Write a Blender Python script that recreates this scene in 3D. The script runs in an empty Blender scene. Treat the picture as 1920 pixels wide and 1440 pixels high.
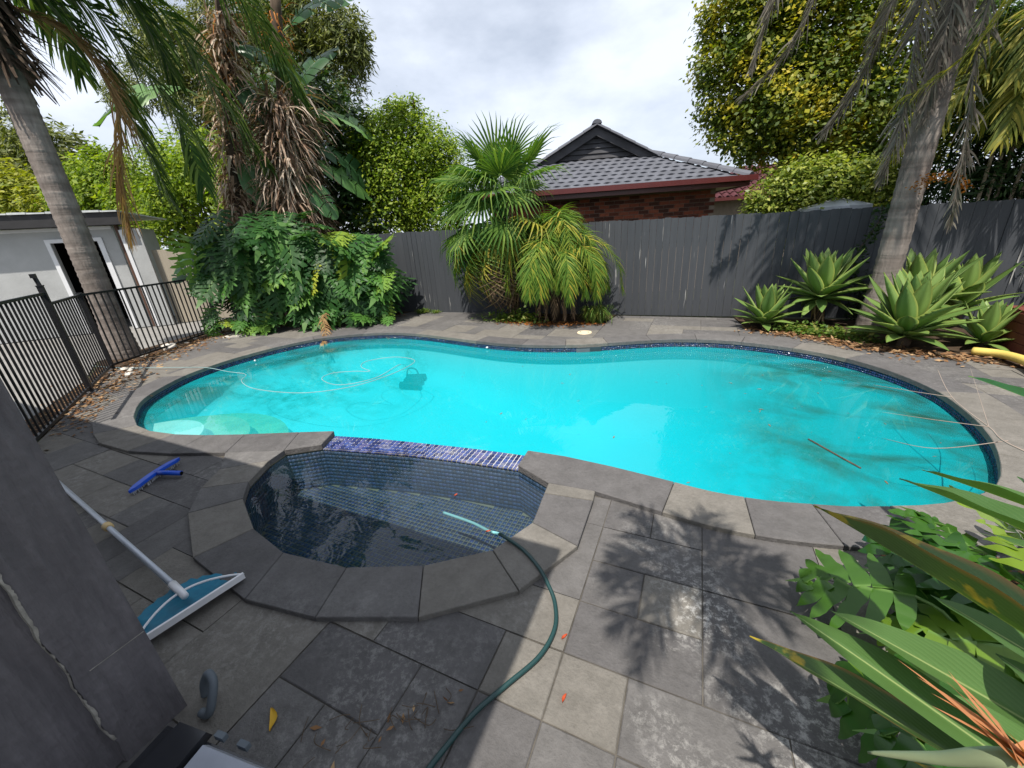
import bpy, math, random
import numpy as np
from mathutils import Vector, Matrix, geometry
R = math.radians
random.seed(7)
rng = np.random.default_rng(7)
S = bpy.context.scene
COL = S.collection

# ------------------------------------------------------------------ camera, sky, sun, exposure
YAW, PITCH, ROLL = R(25.5), R(21.0), R(3.9)
cam_d = bpy.data.cameras.new('camera'); cam = bpy.data.objects.new('camera', cam_d); COL.objects.link(cam)
cam_d.sensor_width = 36; cam_d.lens = 36 * 730 / 1920; cam_d.clip_start = 0.05; cam_d.clip_end = 600
_f = Vector((0, math.cos(PITCH), -math.sin(PITCH))); _r0 = Vector((1, 0, 0)); _u0 = _r0.cross(_f)
_r = math.cos(ROLL) * _r0 - math.sin(ROLL) * _u0; _u = math.cos(ROLL) * _u0 + math.sin(ROLL) * _r0
_m = Matrix((_r, _u, -_f)).transposed()
cam.matrix_world = Matrix.Translation((0, 0, 1.65)) @ (Matrix.Rotation(YAW, 3, 'Z') @ _m).to_4x4()
S.camera = cam
SUN_EL, SHADOW_AZ = R(64), R(94)
sun_d = bpy.data.lights.new('sun', 'SUN'); sun = bpy.data.objects.new('sun', sun_d); COL.objects.link(sun)
sun_d.energy = 5.0; sun_d.angle = R(0.53); sun_d.color = (1.0, 0.94, 0.85)
SD = Vector((math.cos(SHADOW_AZ) * math.cos(SUN_EL), math.sin(SHADOW_AZ) * math.cos(SUN_EL), -math.sin(SUN_EL)))
sun.rotation_euler = SD.to_track_quat('-Z', 'Y').to_euler(); sun.location = (0, -10, 30)
W = bpy.data.worlds.new('World'); S.world = W; W.use_nodes = True
nt = W.node_tree; nt.nodes.clear()
wo = nt.nodes.new('ShaderNodeOutputWorld'); bg = nt.nodes.new('ShaderNodeBackground'); sk = nt.nodes.new('ShaderNodeTexSky')
sk.sky_type = 'NISHITA'; sk.sun_disc = False; sk.sun_elevation = SUN_EL; sk.sun_rotation = R(180); sk.air_density = 1.0; sk.dust_density = 1.5
tc = nt.nodes.new('ShaderNodeTexCoord'); mp = nt.nodes.new('ShaderNodeMapping'); mp.inputs['Scale'].default_value = (1.2, 1.2, 2.6)
cn = nt.nodes.new('ShaderNodeTexNoise'); cn.inputs['Scale'].default_value = 1.9; cn.inputs['Detail'].default_value = 7; cn.inputs['Roughness'].default_value = .55
cr = nt.nodes.new('ShaderNodeValToRGB'); cr.color_ramp.elements[0].position = .36; cr.color_ramp.elements[1].position = .60
cr.color_ramp.elements[0].color = (.48, .48, .48, 1); cr.color_ramp.elements[1].color = (.9, .9, .9, 1)
cm = nt.nodes.new('ShaderNodeMix'); cm.data_type = 'RGBA'; cm.inputs[7].default_value = (10.8, 11.6, 13.1, 1)
nt.links.new(tc.outputs['Generated'], mp.inputs['Vector']); nt.links.new(mp.outputs[0], cn.inputs['Vector']); nt.links.new(cn.outputs['Fac'], cr.inputs[0])
nt.links.new(cr.outputs[0], cm.inputs[0]); nt.links.new(sk.outputs[0], cm.inputs[6]); nt.links.new(cm.outputs[2], bg.inputs[0])
bg.inputs[1].default_value = 0.072; nt.links.new(bg.outputs[0], wo.inputs[0])
S.view_settings.view_transform = 'Standard'; S.view_settings.look = 'None'; S.view_settings.exposure = 0.45; S.view_settings.gamma = 1
S.cycles.max_bounces = 8; S.cycles.transparent_max_bounces = 12; S.cycles.diffuse_bounces = 3; S.cycles.glossy_bounces = 3; S.cycles.transmission_bounces = 3
S.cycles.caustics_reflective = False; S.cycles.caustics_refractive = False

# ------------------------------------------------------------------ object helpers
LOC = {}
def tag(o, label=None, cat=None, group=None, kind=None):
    if label: o['label'] = label
    if cat: o['category'] = cat
    if group: o['group'] = group
    if kind: o['kind'] = kind
    return o
def thing(name, loc, label, cat, group=None):
    o = bpy.data.objects.new(name, None); o.empty_display_size = .1; o.location = loc; COL.objects.link(o); LOC[o.name] = Vector(loc)
    return tag(o, label, cat, group)
def mesh(name, v, f, mat=None, smooth=False, uv=None):
    me = bpy.data.meshes.new(name)
    if isinstance(v, np.ndarray) and isinstance(f, np.ndarray):
        k = f.shape[1]; me.vertices.add(len(v)); me.vertices.foreach_set('co', v.astype(np.float32).ravel())
        me.loops.add(f.size); me.loops.foreach_set('vertex_index', f.astype(np.int32).ravel())
        me.polygons.add(len(f)); me.polygons.foreach_set('loop_start', np.arange(0, f.size, k, dtype=np.int32))
        me.update(calc_edges=True)
    else:
        me.from_pydata([tuple(map(float, p)) for p in v], [], [list(map(int, q)) for q in f])
    if uv is not None:
        uvl = me.uv_layers.new(name='UVMap'); vi = np.empty(len(me.loops), np.int32); me.loops.foreach_get('vertex_index', vi)
        uvl.data.foreach_set('uv', np.asarray(uv, np.float32)[vi].ravel())
    if mat: me.materials.append(mat)
    if smooth: me.polygons.foreach_set('use_smooth', [True] * len(me.polygons))
    return me
def put(name, me, parent=None, M=None):
    """link a mesh; M is its world matrix (identity: vertices already in world coordinates)"""
    o = bpy.data.objects.new(name, me); COL.objects.link(o)
    M = M if M is not None else Matrix()
    if parent is not None:
        o.parent = parent
        if parent.name in LOC: M = Matrix.Translation(-LOC[parent.name]) @ M
    o.matrix_basis = M
    return o
class MB:
    def __init__(s): s.v = []; s.f = []; s.uv = []
    def add(s, v, f, uv=None):
        n = len(s.v); s.v += [tuple(p) for p in v]; s.f += [[i + n for i in q] for q in f]
        s.uv += list(uv) if uv is not None else [(0, 0)] * len(v)
    def box(s, c, d, rz=0, top=None):
        x, y, z = [k / 2 for k in d]; ca, sa = math.cos(rz), math.sin(rz); v = []
        for sz in (-1, 1):
            k = top if (top and sz > 0) else 1
            for sx, sy in ((-1, -1), (1, -1), (1, 1), (-1, 1)):
                px, py = sx * x * k, sy * y * k
                v.append((c[0] + px * ca - py * sa, c[1] + px * sa + py * ca, c[2] + sz * z))
        s.add(v, [(3, 2, 1, 0), (4, 5, 6, 7), (0, 1, 5, 4), (1, 2, 6, 5), (2, 3, 7, 6), (3, 0, 4, 7)])
    def tube(s, pts, r, n=8, cap=True, flat=None):
        pts = [Vector(p) for p in pts]; m = len(pts); rr = r if isinstance(r, (list, tuple)) else [r] * m
        up = Vector((0, 0, 1)); prev = None; base = len(s.v); v = []; f = []; uv = []; dist = 0
        for i, p in enumerate(pts):
            t = (pts[min(i + 1, m - 1)] - pts[max(i - 1, 0)]).normalized()
            if prev is None:
                a = t.cross(up);  a = t.cross(Vector((1, 0, 0))) if a.length < .05 else a
            else: a = prev - t * prev.dot(t)
            a.normalize(); b = t.cross(a); prev = a
            if i: dist += (p - pts[i - 1]).length
            for k in range(n):
                an = 2 * math.pi * k / n; v.append(p + a * (rr[i] * math.cos(an)) + b * (rr[i] * (flat or 1) * math.sin(an))); uv.append((k / n, dist))
        for i in range(m - 1):
            for k in range(n): f.append((i * n + k, i * n + (k + 1) % n, (i + 1) * n + (k + 1) % n, (i + 1) * n + k))
        if cap: f += [tuple(range(n - 1, -1, -1)), tuple((m - 1) * n + k for k in range(n))]
        s.add(v, f, uv)
    def prism(s, poly, z0, z1):
        n = len(poly); v = [(p[0], p[1], z0) for p in poly] + [(p[0], p[1], z1) for p in poly]
        s.add(v, [tuple(range(n - 1, -1, -1)), tuple(range(n, 2 * n))] + [(i, (i + 1) % n, n + (i + 1) % n, n + i) for i in range(n)])
    def quad(s, a, b, c, d): s.add([a, b, c, d], [(0, 1, 2, 3)])
    def mesh(s, name, mat, smooth=False): return mesh(name, s.v, s.f, mat, smooth, s.uv)
    def put(s, name, mat, parent=None, smooth=False): return put(name, s.mesh(name, mat, smooth), parent)
def smoothpath(pts, k=6):
    p = [Vector(q) for q in pts]; o = []
    for i in range(len(p) - 1):
        a = p[max(i - 1, 0)]; b = p[i]; c = p[i + 1]; d = p[min(i + 2, len(p) - 1)]
        for j in range(k):
            t = j / k; o.append(.5 * ((2 * b) + (c - a) * t + (2 * a - 5 * b + 4 * c - d) * t * t + (3 * b - 3 * c + d - a) * t ** 3))
    return o + [p[-1]]
def ccw_(p):
    p = [tuple(q[:2]) for q in p]
    return p if sum(p[i - 1][0] * p[i][1] - p[i - 1][1] * p[i][0] for i in range(len(p))) > 0 else p[::-1]
def poly_minus(outer, holes):
    """triangles (verts2d, tris) of polygon outer minus the hole polygons"""
    v = []; fs = []
    for q in [outer] + list(holes):
        q = ccw_(q); fs.append(list(range(len(v), len(v) + len(q)))); v += [Vector(p[:2]) for p in q]
    ov, oe, of, _, _, orf = geometry.delaunay_2d_cdt(v, [], fs, 0, 1e-5)
    keep = [f for f, o in zip(of, orf) if 0 in o and not any(k in o for k in range(1, len(fs)))]
    return [tuple(p) for p in ov], keep
def slab(v2, tris, z1, z0):
    """extrude flat triangles into a slab with sides along its boundary"""
    used = sorted({i for t in tris for i in t}); ix = {i: k for k, i in enumerate(used)}; n = len(used)
    v = [(*v2[i], z1) for i in used] + [(*v2[i], z0) for i in used]; f = []; ed = {}
    for t in tris:
        a, b, c = t
        if (v2[b][0] - v2[a][0]) * (v2[c][1] - v2[a][1]) - (v2[b][1] - v2[a][1]) * (v2[c][0] - v2[a][0]) < 0: t = (c, b, a)
        t = [ix[i] for i in t]; f.append(t)
        for i in range(3): ed[(t[i], t[(i + 1) % 3])] = 1
    for (a, b) in list(ed):
        if (b, a) not in ed: f.append((b, a, a + n, b + n))
    return v, f
def inside(p, poly):
    x, y = p[:2]; c = False; n = len(poly)
    for i in range(n):
        x1, y1 = poly[i][:2]; x2, y2 = poly[i - 1][:2]
        if (y1 > y) != (y2 > y) and x < (x2 - x1) * (y - y1) / (y2 - y1) + x1: c = not c
    return c

# ------------------------------------------------------------------ materials
class NM:
    def __init__(s, name, rough=.7, spec=.3):
        s.m = bpy.data.materials.new(name); s.m.use_nodes = True; s.t = s.m.node_tree; s.b = s.t.nodes['Principled BSDF']; s.o = s.t.nodes['Material Output']
        s.b.inputs['Roughness'].default_value = rough; s.b.inputs['Specular IOR Level'].default_value = spec
    def n(s, k, **kw):
        x = s.t.nodes.new('ShaderNode' + k)
        for a, b in kw.items(): setattr(x, a, b)
        return x
    def l(s, a, b): s.t.links.new(a, b)
    def coord(s, kind='Object', scale=(1, 1, 1), rot=(0, 0, 0)):
        c = s.n('TexCoord'); m = s.n('Mapping'); m.inputs['Scale'].default_value = scale; m.inputs['Rotation'].default_value = rot; s.l(c.outputs[kind], m.inputs[0]); return m.outputs[0]
    def wpos(s, scale=(1, 1, 1)):
        c = s.n('NewGeometry'); m = s.n('Mapping'); m.inputs['Scale'].default_value = scale; s.l(c.outputs['Position'], m.inputs[0]); return m.outputs[0]
    def noise(s, vec, sc, det=4, rough=.55, dist=0):
        x = s.n('TexNoise'); x.inputs['Scale'].default_value = sc; x.inputs['Detail'].default_value = det; x.inputs['Roughness'].default_value = rough; x.inputs['Distortion'].default_value = dist
        if vec is not None: s.l(vec, x.inputs['Vector'])
        return x.outputs['Fac']
    def ramp(s, fac, stops):
        x = s.n('ValToRGB'); e = x.color_ramp.elements
        while len(e) < len(stops): e.new(.5)
        for k, (p, c) in zip(e, stops): k.position = p; k.color = (*c, 1) if len(c) == 3 else c
        s.l(fac, x.inputs[0]); return x.outputs[0]
    def mix(s, fac, a, b, mode='MIX'):
        x = s.n('Mix', data_type='RGBA', blend_type=mode)
        for i, q in ((0, fac), (6, a), (7, b)):
            if isinstance(q, (int, float)): x.inputs[i].default_value = q
            elif isinstance(q, tuple): x.inputs[i].default_value = (*q, 1)
            else: s.l(q, x.inputs[i])
        return x.outputs[2]
    def math(s, op, a, b=None, c=None):
        x = s.n('Math', operation=op)
        for i, q in ((0, a), (1, b), (2, c)):
            if q is None: continue
            if isinstance(q, (int, float)): x.inputs[i].default_value = q
            else: s.l(q, x.inputs[i])
        return x.outputs[0]
    def rnd(s): return s.n('ObjectInfo').outputs['Random']
    def isl(s): return s.n('NewGeometry').outputs['Random Per Island']
    def bump(s, h, st=.3, d=.02):
        x = s.n('Bump'); x.inputs['Strength'].default_value = st; x.inputs['Distance'].default_value = d; s.l(h, x.inputs['Height']); s.l(x.outputs[0], s.b.inputs['Normal']); return x.outputs[0]
    def col(s, c):
        if isinstance(c, tuple): s.b.inputs['Base Color'].default_value = (*c, 1)
        else: s.l(c, s.b.inputs['Base Color'])
        return s
BW = lambda k: (k, k, k)
def plain(name, c, rough=.6, spec=.3, metal=0, var=.15, sc=6, bump=0):
    m = NM(name, rough, spec); p = m.coord('Object'); nz = m.noise(p, sc, 5)
    m.col(m.ramp(nz, [(.3, tuple(x * (1 - var) for x in c)), (.7, tuple(min(1, x * (1 + var)) for x in c))]))
    m.b.inputs['Metallic'].default_value = metal
    if bump: m.bump(m.noise(p, sc * 8, 4), bump, .01)
    return m.m
def stone(name, lo, hi, wash=.5, warm=.35):
    m = NM(name, .82, .25); p = m.wpos(); r = m.rnd()
    big = m.noise(p, 1.7, 5, .6); fine = m.noise(p, 55, 5, .65); mid = m.noise(p, 9, 6, .65)
    c = m.mix(m.math('ADD', m.math('MULTIPLY', r, .5), m.math('MULTIPLY', big, .5)), lo, hi)
    r2 = m.math('FRACT', m.math('MULTIPLY', r, 7.31))
    c = m.mix(m.math('MULTIPLY', m.math('GREATER_THAN', r2, 1 - warm), .55), c, (.165, .152, .128))
    c = m.mix(m.ramp(mid, [(.35, BW(0)), (.7, BW(1))]), c, m.mix(1., c, (1.35, 1.35, 1.36), 'MULTIPLY'))
    c = m.mix(m.ramp(fine, [(.3, BW(.35)), (.62, BW(0))]), c, m.mix(1., c, (.6, .6, .6), 'MULTIPLY'))
    # mineral bloom left by splashed water
    w1 = m.noise(p, .95, 3, .5); w2 = m.noise(p, 24, 10, .8, .25)
    wf = m.math('MULTIPLY', m.ramp(w1, [(.5, BW(0)), (.62, BW(1))]), m.ramp(w2, [(.49, BW(0)), (.6, BW(1))]))
    vd = m.n('VectorMath', operation='DISTANCE'); m.l(p, vd.inputs[0]); vd.inputs[1].default_value = (.35, 1.0, 0)   # heaviest where the hose water dries
    heavy = m.ramp(m.math('MULTIPLY', vd.outputs['Value'], .5), [(.25, BW(1)), (.58, BW(.25))])
    c = m.mix(m.math('MULTIPLY', m.math('MULTIPLY', wf, wash), heavy), c, (.5, .49, .465))
    m.col(c); m.bump(m.math('ADD', m.math('ADD', mid, m.math('MULTIPLY', m.noise(p, 3.2, 5, .6, 1.0), 1.6)), m.math('MULTIPLY', fine, .7)), .6, .014)
    return m.m
M = {}
M['paver'] = stone('bluestone_paver', (.066, .063, .064), (.118, .113, .108), .8)
M['coping'] = stone('bluestone_coping', (.066, .063, .065), (.122, .117, .113), .45, .25)
M['grout'] = plain('sandy_grout', (.085, .077, .066), .9, .1, var=.5, sc=5, bump=.4)
M['soil'] = plain('dry_soil', (.055, .038, .026), .95, .1, var=.5, sc=9, bump=.8)
M['concrete'] = plain('concrete', (.22, .215, .205), .9, .15, var=.15, sc=2, bump=.2)
M['earth'] = plain('earth', (.07, .075, .045), .95, .1, var=.4, sc=.6)
def board_mat(name, c, c2, flake=(.45, .44, .42), fl=.5):
    m = NM(name, .7, .3); g = m.wpos((9, 9, .7)); g2 = m.wpos((26, 26, 1.1)); r = m.rnd()
    gr = m.noise(g, 3.2, 6, .65); k = m.mix(gr, c, c2); k = m.mix(m.math('MULTIPLY', r, .35), k, m.mix(1., k, (1.35, 1.3, 1.25), 'MULTIPLY'))
    ch = m.math('MULTIPLY', m.ramp(m.noise(g2, 1.0, 3, .5), [(.69, BW(0)), (.71, BW(1))]), m.ramp(m.noise(m.wpos(), 2.5, 2), [(.45, BW(0)), (.6, BW(1))]))
    k = m.mix(m.math('MULTIPLY', ch, fl), k, flake); m.col(k); m.bump(gr, .5, .006); return m.m
M['board'] = board_mat('charcoal_fence_paint', (.034, .038, .045), (.06, .065, .074), fl=.8)
M['pale_board'] = board_mat('weathered_timber', (.27, .24, .19), (.4, .36, .29), (.2, .17, .13))
M['black_metal'] = plain('black_powder_coat', (.012, .012, .014), .45, .4, var=.2)
M['grey_metal'] = plain('grey_metal', (.25, .25, .26), .4, .5, .6)
M['white_paint'] = plain('white_paint', (.72, .73, .75), .6, .3, var=.05)
M['render_grey'] = plain('pale_grey_render', (.40, .41, .41), .9, .2, var=.08, sc=3, bump=.3)
M['dark_fascia'] = plain('dark_fascia', (.035, .034, .036), .6, .3)
M['brown_pipe'] = plain('brown_downpipe', (.09, .05, .035), .5, .3)
M['light_roof'] = plain('zinc_roof', (.6, .62, .62), .5, .4, .2)
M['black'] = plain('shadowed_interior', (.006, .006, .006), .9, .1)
def brick_mat():
    m = NM('red_brick', .9, .15); r = m.rnd(); nz = m.noise(m.coord('Object'), 22, 6)
    c = m.ramp(r, [(.0, (.09, .04, .03)), (.3, (.12, .045, .032)), (.5, (.28, .085, .05)), (1, (.36, .12, .07))])
    m.col(m.mix(nz, c, m.mix(1., c, (.5, .5, .5), 'MULTIPLY'))); m.bump(nz, .5, .01); return m.m
M['brick'] = brick_mat(); M['mortar'] = plain('mortar', (.27, .22, .18), .95, .1)
def tile_mat(name, c, rough=.75):
    m = NM(name, rough, .25); r = m.rnd(); nz = m.noise(m.wpos(), 3, 5)
    m.col(m.mix(m.math('ADD', m.math('MULTIPLY', r, .5), m.math('MULTIPLY', nz, .5)), tuple(x * .75 for x in c), tuple(x * 1.3 for x in c))); return m.m
M['roof'] = tile_mat('charcoal_roof_tile', (.095, .1, .118)); M['maroon_roof'] = tile_mat('maroon_roof_tile', (.07, .02, .024))
M['gutter'] = plain('manor_red_gutter', (.085, .016, .015), .35, .5, var=.1)
M['soffit'] = plain('cream_soffit', (.5, .44, .34), .8)
M['gable_board'] = plain('charcoal_weatherboard', (.055, .055, .062), .7, var=.3, sc=3)
def mosaic_mat(name, stops, rough=.12):
    m = NM(name, rough, .5); r = m.isl(); m.col(m.ramp(r, stops)); return m.m
BLUES = [(0, (.004, .008, .03)), (.35, (.006, .018, .075)), (.6, (.012, .035, .12)), (.85, (.025, .045, .11)), (1, (.01, .012, .028))]
M['mosaic'] = mosaic_mat('cobalt_glass_mosaic', BLUES); M['mosaic_grout'] = plain('mosaic_grout', (.45, .45, .44), .9)
def mosaic_obj_mat():
    m = NM('spillway_mosaic', .15, .5); r = m.rnd(); c = m.ramp(r, [(0, (.015, .02, .07)), (.4, (.03, .05, .17)), (.7, (.05, .08, .24)), (1, (.09, .09, .2))])
    lime = m.ramp(m.noise(m.wpos(), 7, 6, .7), [(.54, BW(0)), (.7, BW(.5))]); m.col(m.mix(lime, c, (.5, .5, .52))); return m.m
M['spill_tile'] = mosaic_obj_mat()
M['spa_tile'] = mosaic_mat('slate_blue_mosaic', [(0, (.03, .06, .13)), (.3, (.045, .1, .21)), (.6, (.08, .14, .27)), (.85, (.05, .07, .1)), (1, (.07, .12, .3))], .3)
M['spa_grout'] = plain('ochre_mosaic_grout', (.4, .36, .2), .9)
def pool_mat():
    m = NM('turquoise_pool_plaster', .8, .1); p = m.wpos()
    c = m.ramp(m.noise(p, .6, 4), [(.3, (.44, .72, .77)), (.7, (.54, .78, .83))])
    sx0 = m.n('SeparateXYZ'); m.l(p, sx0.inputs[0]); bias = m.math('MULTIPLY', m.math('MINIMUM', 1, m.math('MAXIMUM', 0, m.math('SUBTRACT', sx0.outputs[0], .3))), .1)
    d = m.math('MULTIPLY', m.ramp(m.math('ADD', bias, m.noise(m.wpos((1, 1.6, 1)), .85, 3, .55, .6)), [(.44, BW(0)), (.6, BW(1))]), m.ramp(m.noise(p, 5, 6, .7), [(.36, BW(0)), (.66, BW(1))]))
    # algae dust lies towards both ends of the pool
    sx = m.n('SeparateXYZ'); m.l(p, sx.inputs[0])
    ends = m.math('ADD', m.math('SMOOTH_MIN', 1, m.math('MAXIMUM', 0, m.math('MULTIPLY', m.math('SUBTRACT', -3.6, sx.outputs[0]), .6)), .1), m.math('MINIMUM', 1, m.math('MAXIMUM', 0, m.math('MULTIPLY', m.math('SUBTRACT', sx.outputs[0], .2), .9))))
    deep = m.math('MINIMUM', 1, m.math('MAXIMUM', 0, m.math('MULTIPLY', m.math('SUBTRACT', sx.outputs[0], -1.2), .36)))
    c = m.mix(m.math('MULTIPLY', deep, m.ramp(m.noise(p, .55, 3, .5), [(.25, BW(.55)), (.6, BW(1))])), c, (.11, .22, .23))   # deep end darkened: dark tree reflections put into the colour, with algae
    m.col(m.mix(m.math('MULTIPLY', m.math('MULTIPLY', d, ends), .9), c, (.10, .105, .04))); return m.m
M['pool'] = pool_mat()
M['pale_step'] = plain('pale_step', (.62, .8, .7), .8, var=.1, sc=8); M['algae_step'] = plain('algae_step', (.36, .42, .2), .85, var=.25, sc=5)
def water_mat(name, absorb, dens, bump, bsc, rough=0.0, cloud=None, ior=1.33):
    m = NM(name); t = m.t; t.nodes.remove(m.b)
    tr = m.n('BsdfTransparent'); gl = m.n('BsdfGlossy'); gl.inputs['Roughness'].default_value = rough
    fr = m.n('Fresnel'); fr.inputs['IOR'].default_value = ior; mx = m.n('MixShader')
    bp = m.n('Bump'); bp.inputs['Strength'].default_value = bump; bp.inputs['Distance'].default_value = .02
    h = m.math('ADD', m.noise(m.wpos((1, 1.5, 1)), bsc, 3, .5, .8), m.math('MULTIPLY', m.noise(m.wpos((1, 1, 1)), bsc * .35, 2), 1.5)); m.l(h, bp.inputs['Height'])
    m.l(bp.outputs[0], gl.inputs['Normal']); m.l(bp.outputs[0], fr.inputs['Normal'])
    body = tr.outputs[0]
    if cloud:   # cloudy, chalky water scatters some light back
        df = m.n('BsdfDiffuse'); df.inputs[0].default_value = (*cloud[0], 1)
        if len(cloud) > 2:   # murky drifts of stirred-up algae near both ends
            p = m.wpos(); sx = m.n('SeparateXYZ'); m.l(p, sx.inputs[0]); x = sx.outputs[0]
            rgt = m.math('MINIMUM', 1, m.math('MAXIMUM', 0, m.math('MULTIPLY', m.math('SUBTRACT', x, .1), .8))); lft = m.math('MINIMUM', .7, m.math('MAXIMUM', 0, m.math('MULTIPLY', m.math('SUBTRACT', -4.4, x), .5)))
            nz = m.ramp(m.noise(m.wpos((1, 1.5, 1)), 1.1, 4, .6, .5), [(.42, BW(0)), (.64, BW(1))]); m.l(m.mix(m.math('MULTIPLY', m.math('ADD', rgt, lft), nz), cloud[0], cloud[2]), df.inputs[0])
        mc = m.n('MixShader'); mc.inputs[0].default_value = cloud[1]; m.l(tr.outputs[0], mc.inputs[1]); m.l(df.outputs[0], mc.inputs[2]); body = mc.outputs[0]
    m.l(fr.outputs[0], mx.inputs[0]); m.l(body, mx.inputs[1]); m.l(gl.outputs[0], mx.inputs[2]); m.l(mx.outputs[0], m.o.inputs['Surface'])
    va = m.n('VolumeAbsorption'); va.inputs['Color'].default_value = (*absorb, 1); va.inputs['Density'].default_value = dens; m.l(va.outputs[0], m.o.inputs['Volume'])
    return m.m
M['water'] = water_mat('pool_water', (.0, .89, .935), 1.05, .035, 2.2, cloud=((.01, .48, .54), .42, (.035, .12, .07)))
M['spa_water'] = water_mat('spa_water', (.25, .5, .68), 1.5, .14, 3.0, cloud=((.02, .04, .055), .3), ior=1.45)
M['blue_plastic'] = plain('blue_plastic', (.005, .07, .5), .35, .5, var=.06)
M['white_plastic'] = plain('white_plastic', (.7, .7, .72), .4, .5, var=.05)
M['bristle'] = plain('white_bristle', (.45, .46, .48), .8)
M['aluminium'] = plain('dull_aluminium_pole', (.42, .45, .5), .45, .5, .3, var=.06)
M['tan_plastic'] = plain('tan_collar', (.5, .36, .17), .5)
def net_mat():
    m = NM('teal_net_mesh', .6); p = m.coord('Object', (220, 220, 220)); ck = m.n('TexChecker'); ck.inputs['Scale'].default_value = 1.5; m.l(p, ck.inputs[0])
    m.col(m.mix(m.noise(m.coord('Object'), 30, 4), (.004, .10, .19), (.012, .2, .3))); return m.m
M['net'] = net_mat()
M['hose'] = plain('dark_green_hose', (.008, .038, .038), .4, .5, var=.15); M['wet_hose'] = plain('pale_teal_hose', (.25, .6, .62), .5)
M['yellow_hose'] = plain('yellow_hose', (.62, .47, .12), .5, .3, var=.12)
M['cable'] = plain('pale_cable', (.24, .36, .37), .6); M['cleaner'] = plain('navy_plastic', (.012, .05, .065), .5)
M['beige'] = plain('beige_plastic', (.62, .52, .36), .6); M['skimmer'] = plain('skimmer_mouth', (.03, .05, .06), .7)
M['decking'] = board_mat('redwood_stain', (.10, .028, .02), (.16, .045, .032), fl=.0)
def post_mat():
    m = NM('weathered_purple_grey_paint', .75, .25); p = m.wpos((6, 6, .8)); g = m.noise(p, 4, 6, .6); p2 = m.wpos(); w = m.noise(p2, 30, 6)
    c = m.ramp(g, [(.3, (.09, .083, .09)), (.7, (.155, .143, .152))]); c = m.mix(m.ramp(w, [(.35, BW(.4)), (.6, BW(0))]), c, (.09, .085, .09)); m.col(c); m.bump(m.math('ADD', g, m.math('MULTIPLY', w, .4)), .7, .02); return m.m
M['post'] = post_mat(); M['chip'] = plain('bare_plaster', (.3, .28, .25), .9, var=.3, sc=30, bump=.5)
M['gloss_black'] = plain('glossy_black_lid', (.02, .021, .025), .18, .6); M['lid_grey'] = plain('blue_grey_lid', (.3, .32, .37), .3, .5, var=.15)
M['grey_rubber'] = plain('grey_rubber', (.11, .13, .15), .6)
M['stone_white'] = plain('pale_rock', (.5, .47, .42), .9, var=.25, sc=12, bump=.5)
M['litter'] = None
def leaf_mat(name, stops, rand='isl', trans=.3, rough=.45, spec=.35, noise=None, vein=None, rim=None, brown=None):
    m = NM(name, rough, spec); r = m.isl() if rand == 'isl' else m.rnd()
    if noise: r = m.math('ADD', m.math('MULTIPLY', r, 1 - noise[1]), m.math('MULTIPLY', m.ramp(m.noise(m.wpos(), noise[0], 3), [(.35, BW(0)), (.65, BW(1))]), noise[1]))
    c = m.ramp(r, stops)
    if vein or rim or brown:
        uvn = m.n('UVMap'); sx = m.n('SeparateXYZ'); m.l(uvn.outputs[0], sx.inputs[0]); au = m.math('ABSOLUTE', sx.outputs[0])
    if vein:
        w = m.math('SINE', m.math('MULTIPLY', m.math('SUBTRACT', sx.outputs[1], m.math('MULTIPLY', au, vein[2])), vein[1]))
        c = m.mix(m.math('MULTIPLY', m.ramp(w, [(.55, BW(0)), (.98, BW(1))]), .07), c, vein[0]); m.bump(w, .06, .004)
        c = m.mix(m.ramp(au, [(.025, BW(.8)), (.06, BW(0))]), c, vein[0])
    if rim: c = m.mix(m.ramp(au, [(.8, BW(0)), (1., BW(.75))]), c, rim)
    if brown:
        bn = m.math('ADD', m.noise(m.wpos(), 14, 4), m.math('MULTIPLY', m.math('POWER', sx.outputs[1], 4), .22))
        c = m.mix(m.ramp(bn, [(.64, BW(0)), (.72, BW(1))]), c, brown)
    m.col(c)
    tl = m.n('BsdfTranslucent'); m.l(m.mix(1., c, (1.5, 1.6, .6), 'MULTIPLY'), tl.inputs[0]); mx = m.n('MixShader'); mx.inputs[0].default_value = trans
    m.l(m.b.outputs[0], mx.inputs[1]); m.l(tl.outputs[0], mx.inputs[2]); m.l(mx.outputs[0], m.o.inputs['Surface']); return m.m
M['philo'] = leaf_mat('philodendron_leaf', [(0, (.014, .05, .014)), (.4, (.028, .095, .018)), (.75, (.07, .18, .028)), (.93, (.13, .24, .03)), (1, (.32, .36, .04))], 'obj', .25, .5, .28, vein=((.1, .2, .05), 60, .25))
M['monstera'] = leaf_mat('monstera_leaf', [(0, (.016, .06, .01)), (.6, (.035, .11, .015)), (.9, (.09, .19, .02)), (1, (.2, .29, .03))], 'obj', .32, .3, .45, vein=((.14, .26, .06), 50, .2))
M['strelitzia'] = leaf_mat('strelitzia_leaf', [(0, (.05, .115, .028)), (1, (.095, .185, .05))], 'obj', .2, .42, .4, vein=((.3, .36, .14), 130, .35), brown=None)
M['strelitzia_ill'] = leaf_mat('yellowing_strelitzia_leaf', [(0, (.05, .105, .024)), (1, (.075, .135, .035))], 'obj', .2, .45, .4, vein=((.2, .26, .1), 130, .35), brown=(.36, .27, .03), rim=(.3, .14, .04))
M['paddle'] = leaf_mat('paddle_leaf', [(0, (.025, .075, .025)), (.6, (.05, .14, .04)), (1, (.12, .24, .06))], 'obj', .3, .35, .45, vein=((.1, .17, .07), 160, .1))
M['agave'] = leaf_mat('agave_leaf', [(0, (.11, .2, .05)), (1, (.2, .30, .075))], 'obj', .22, .42, .4, rim=(.36, .4, .09), brown=None)
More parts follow.
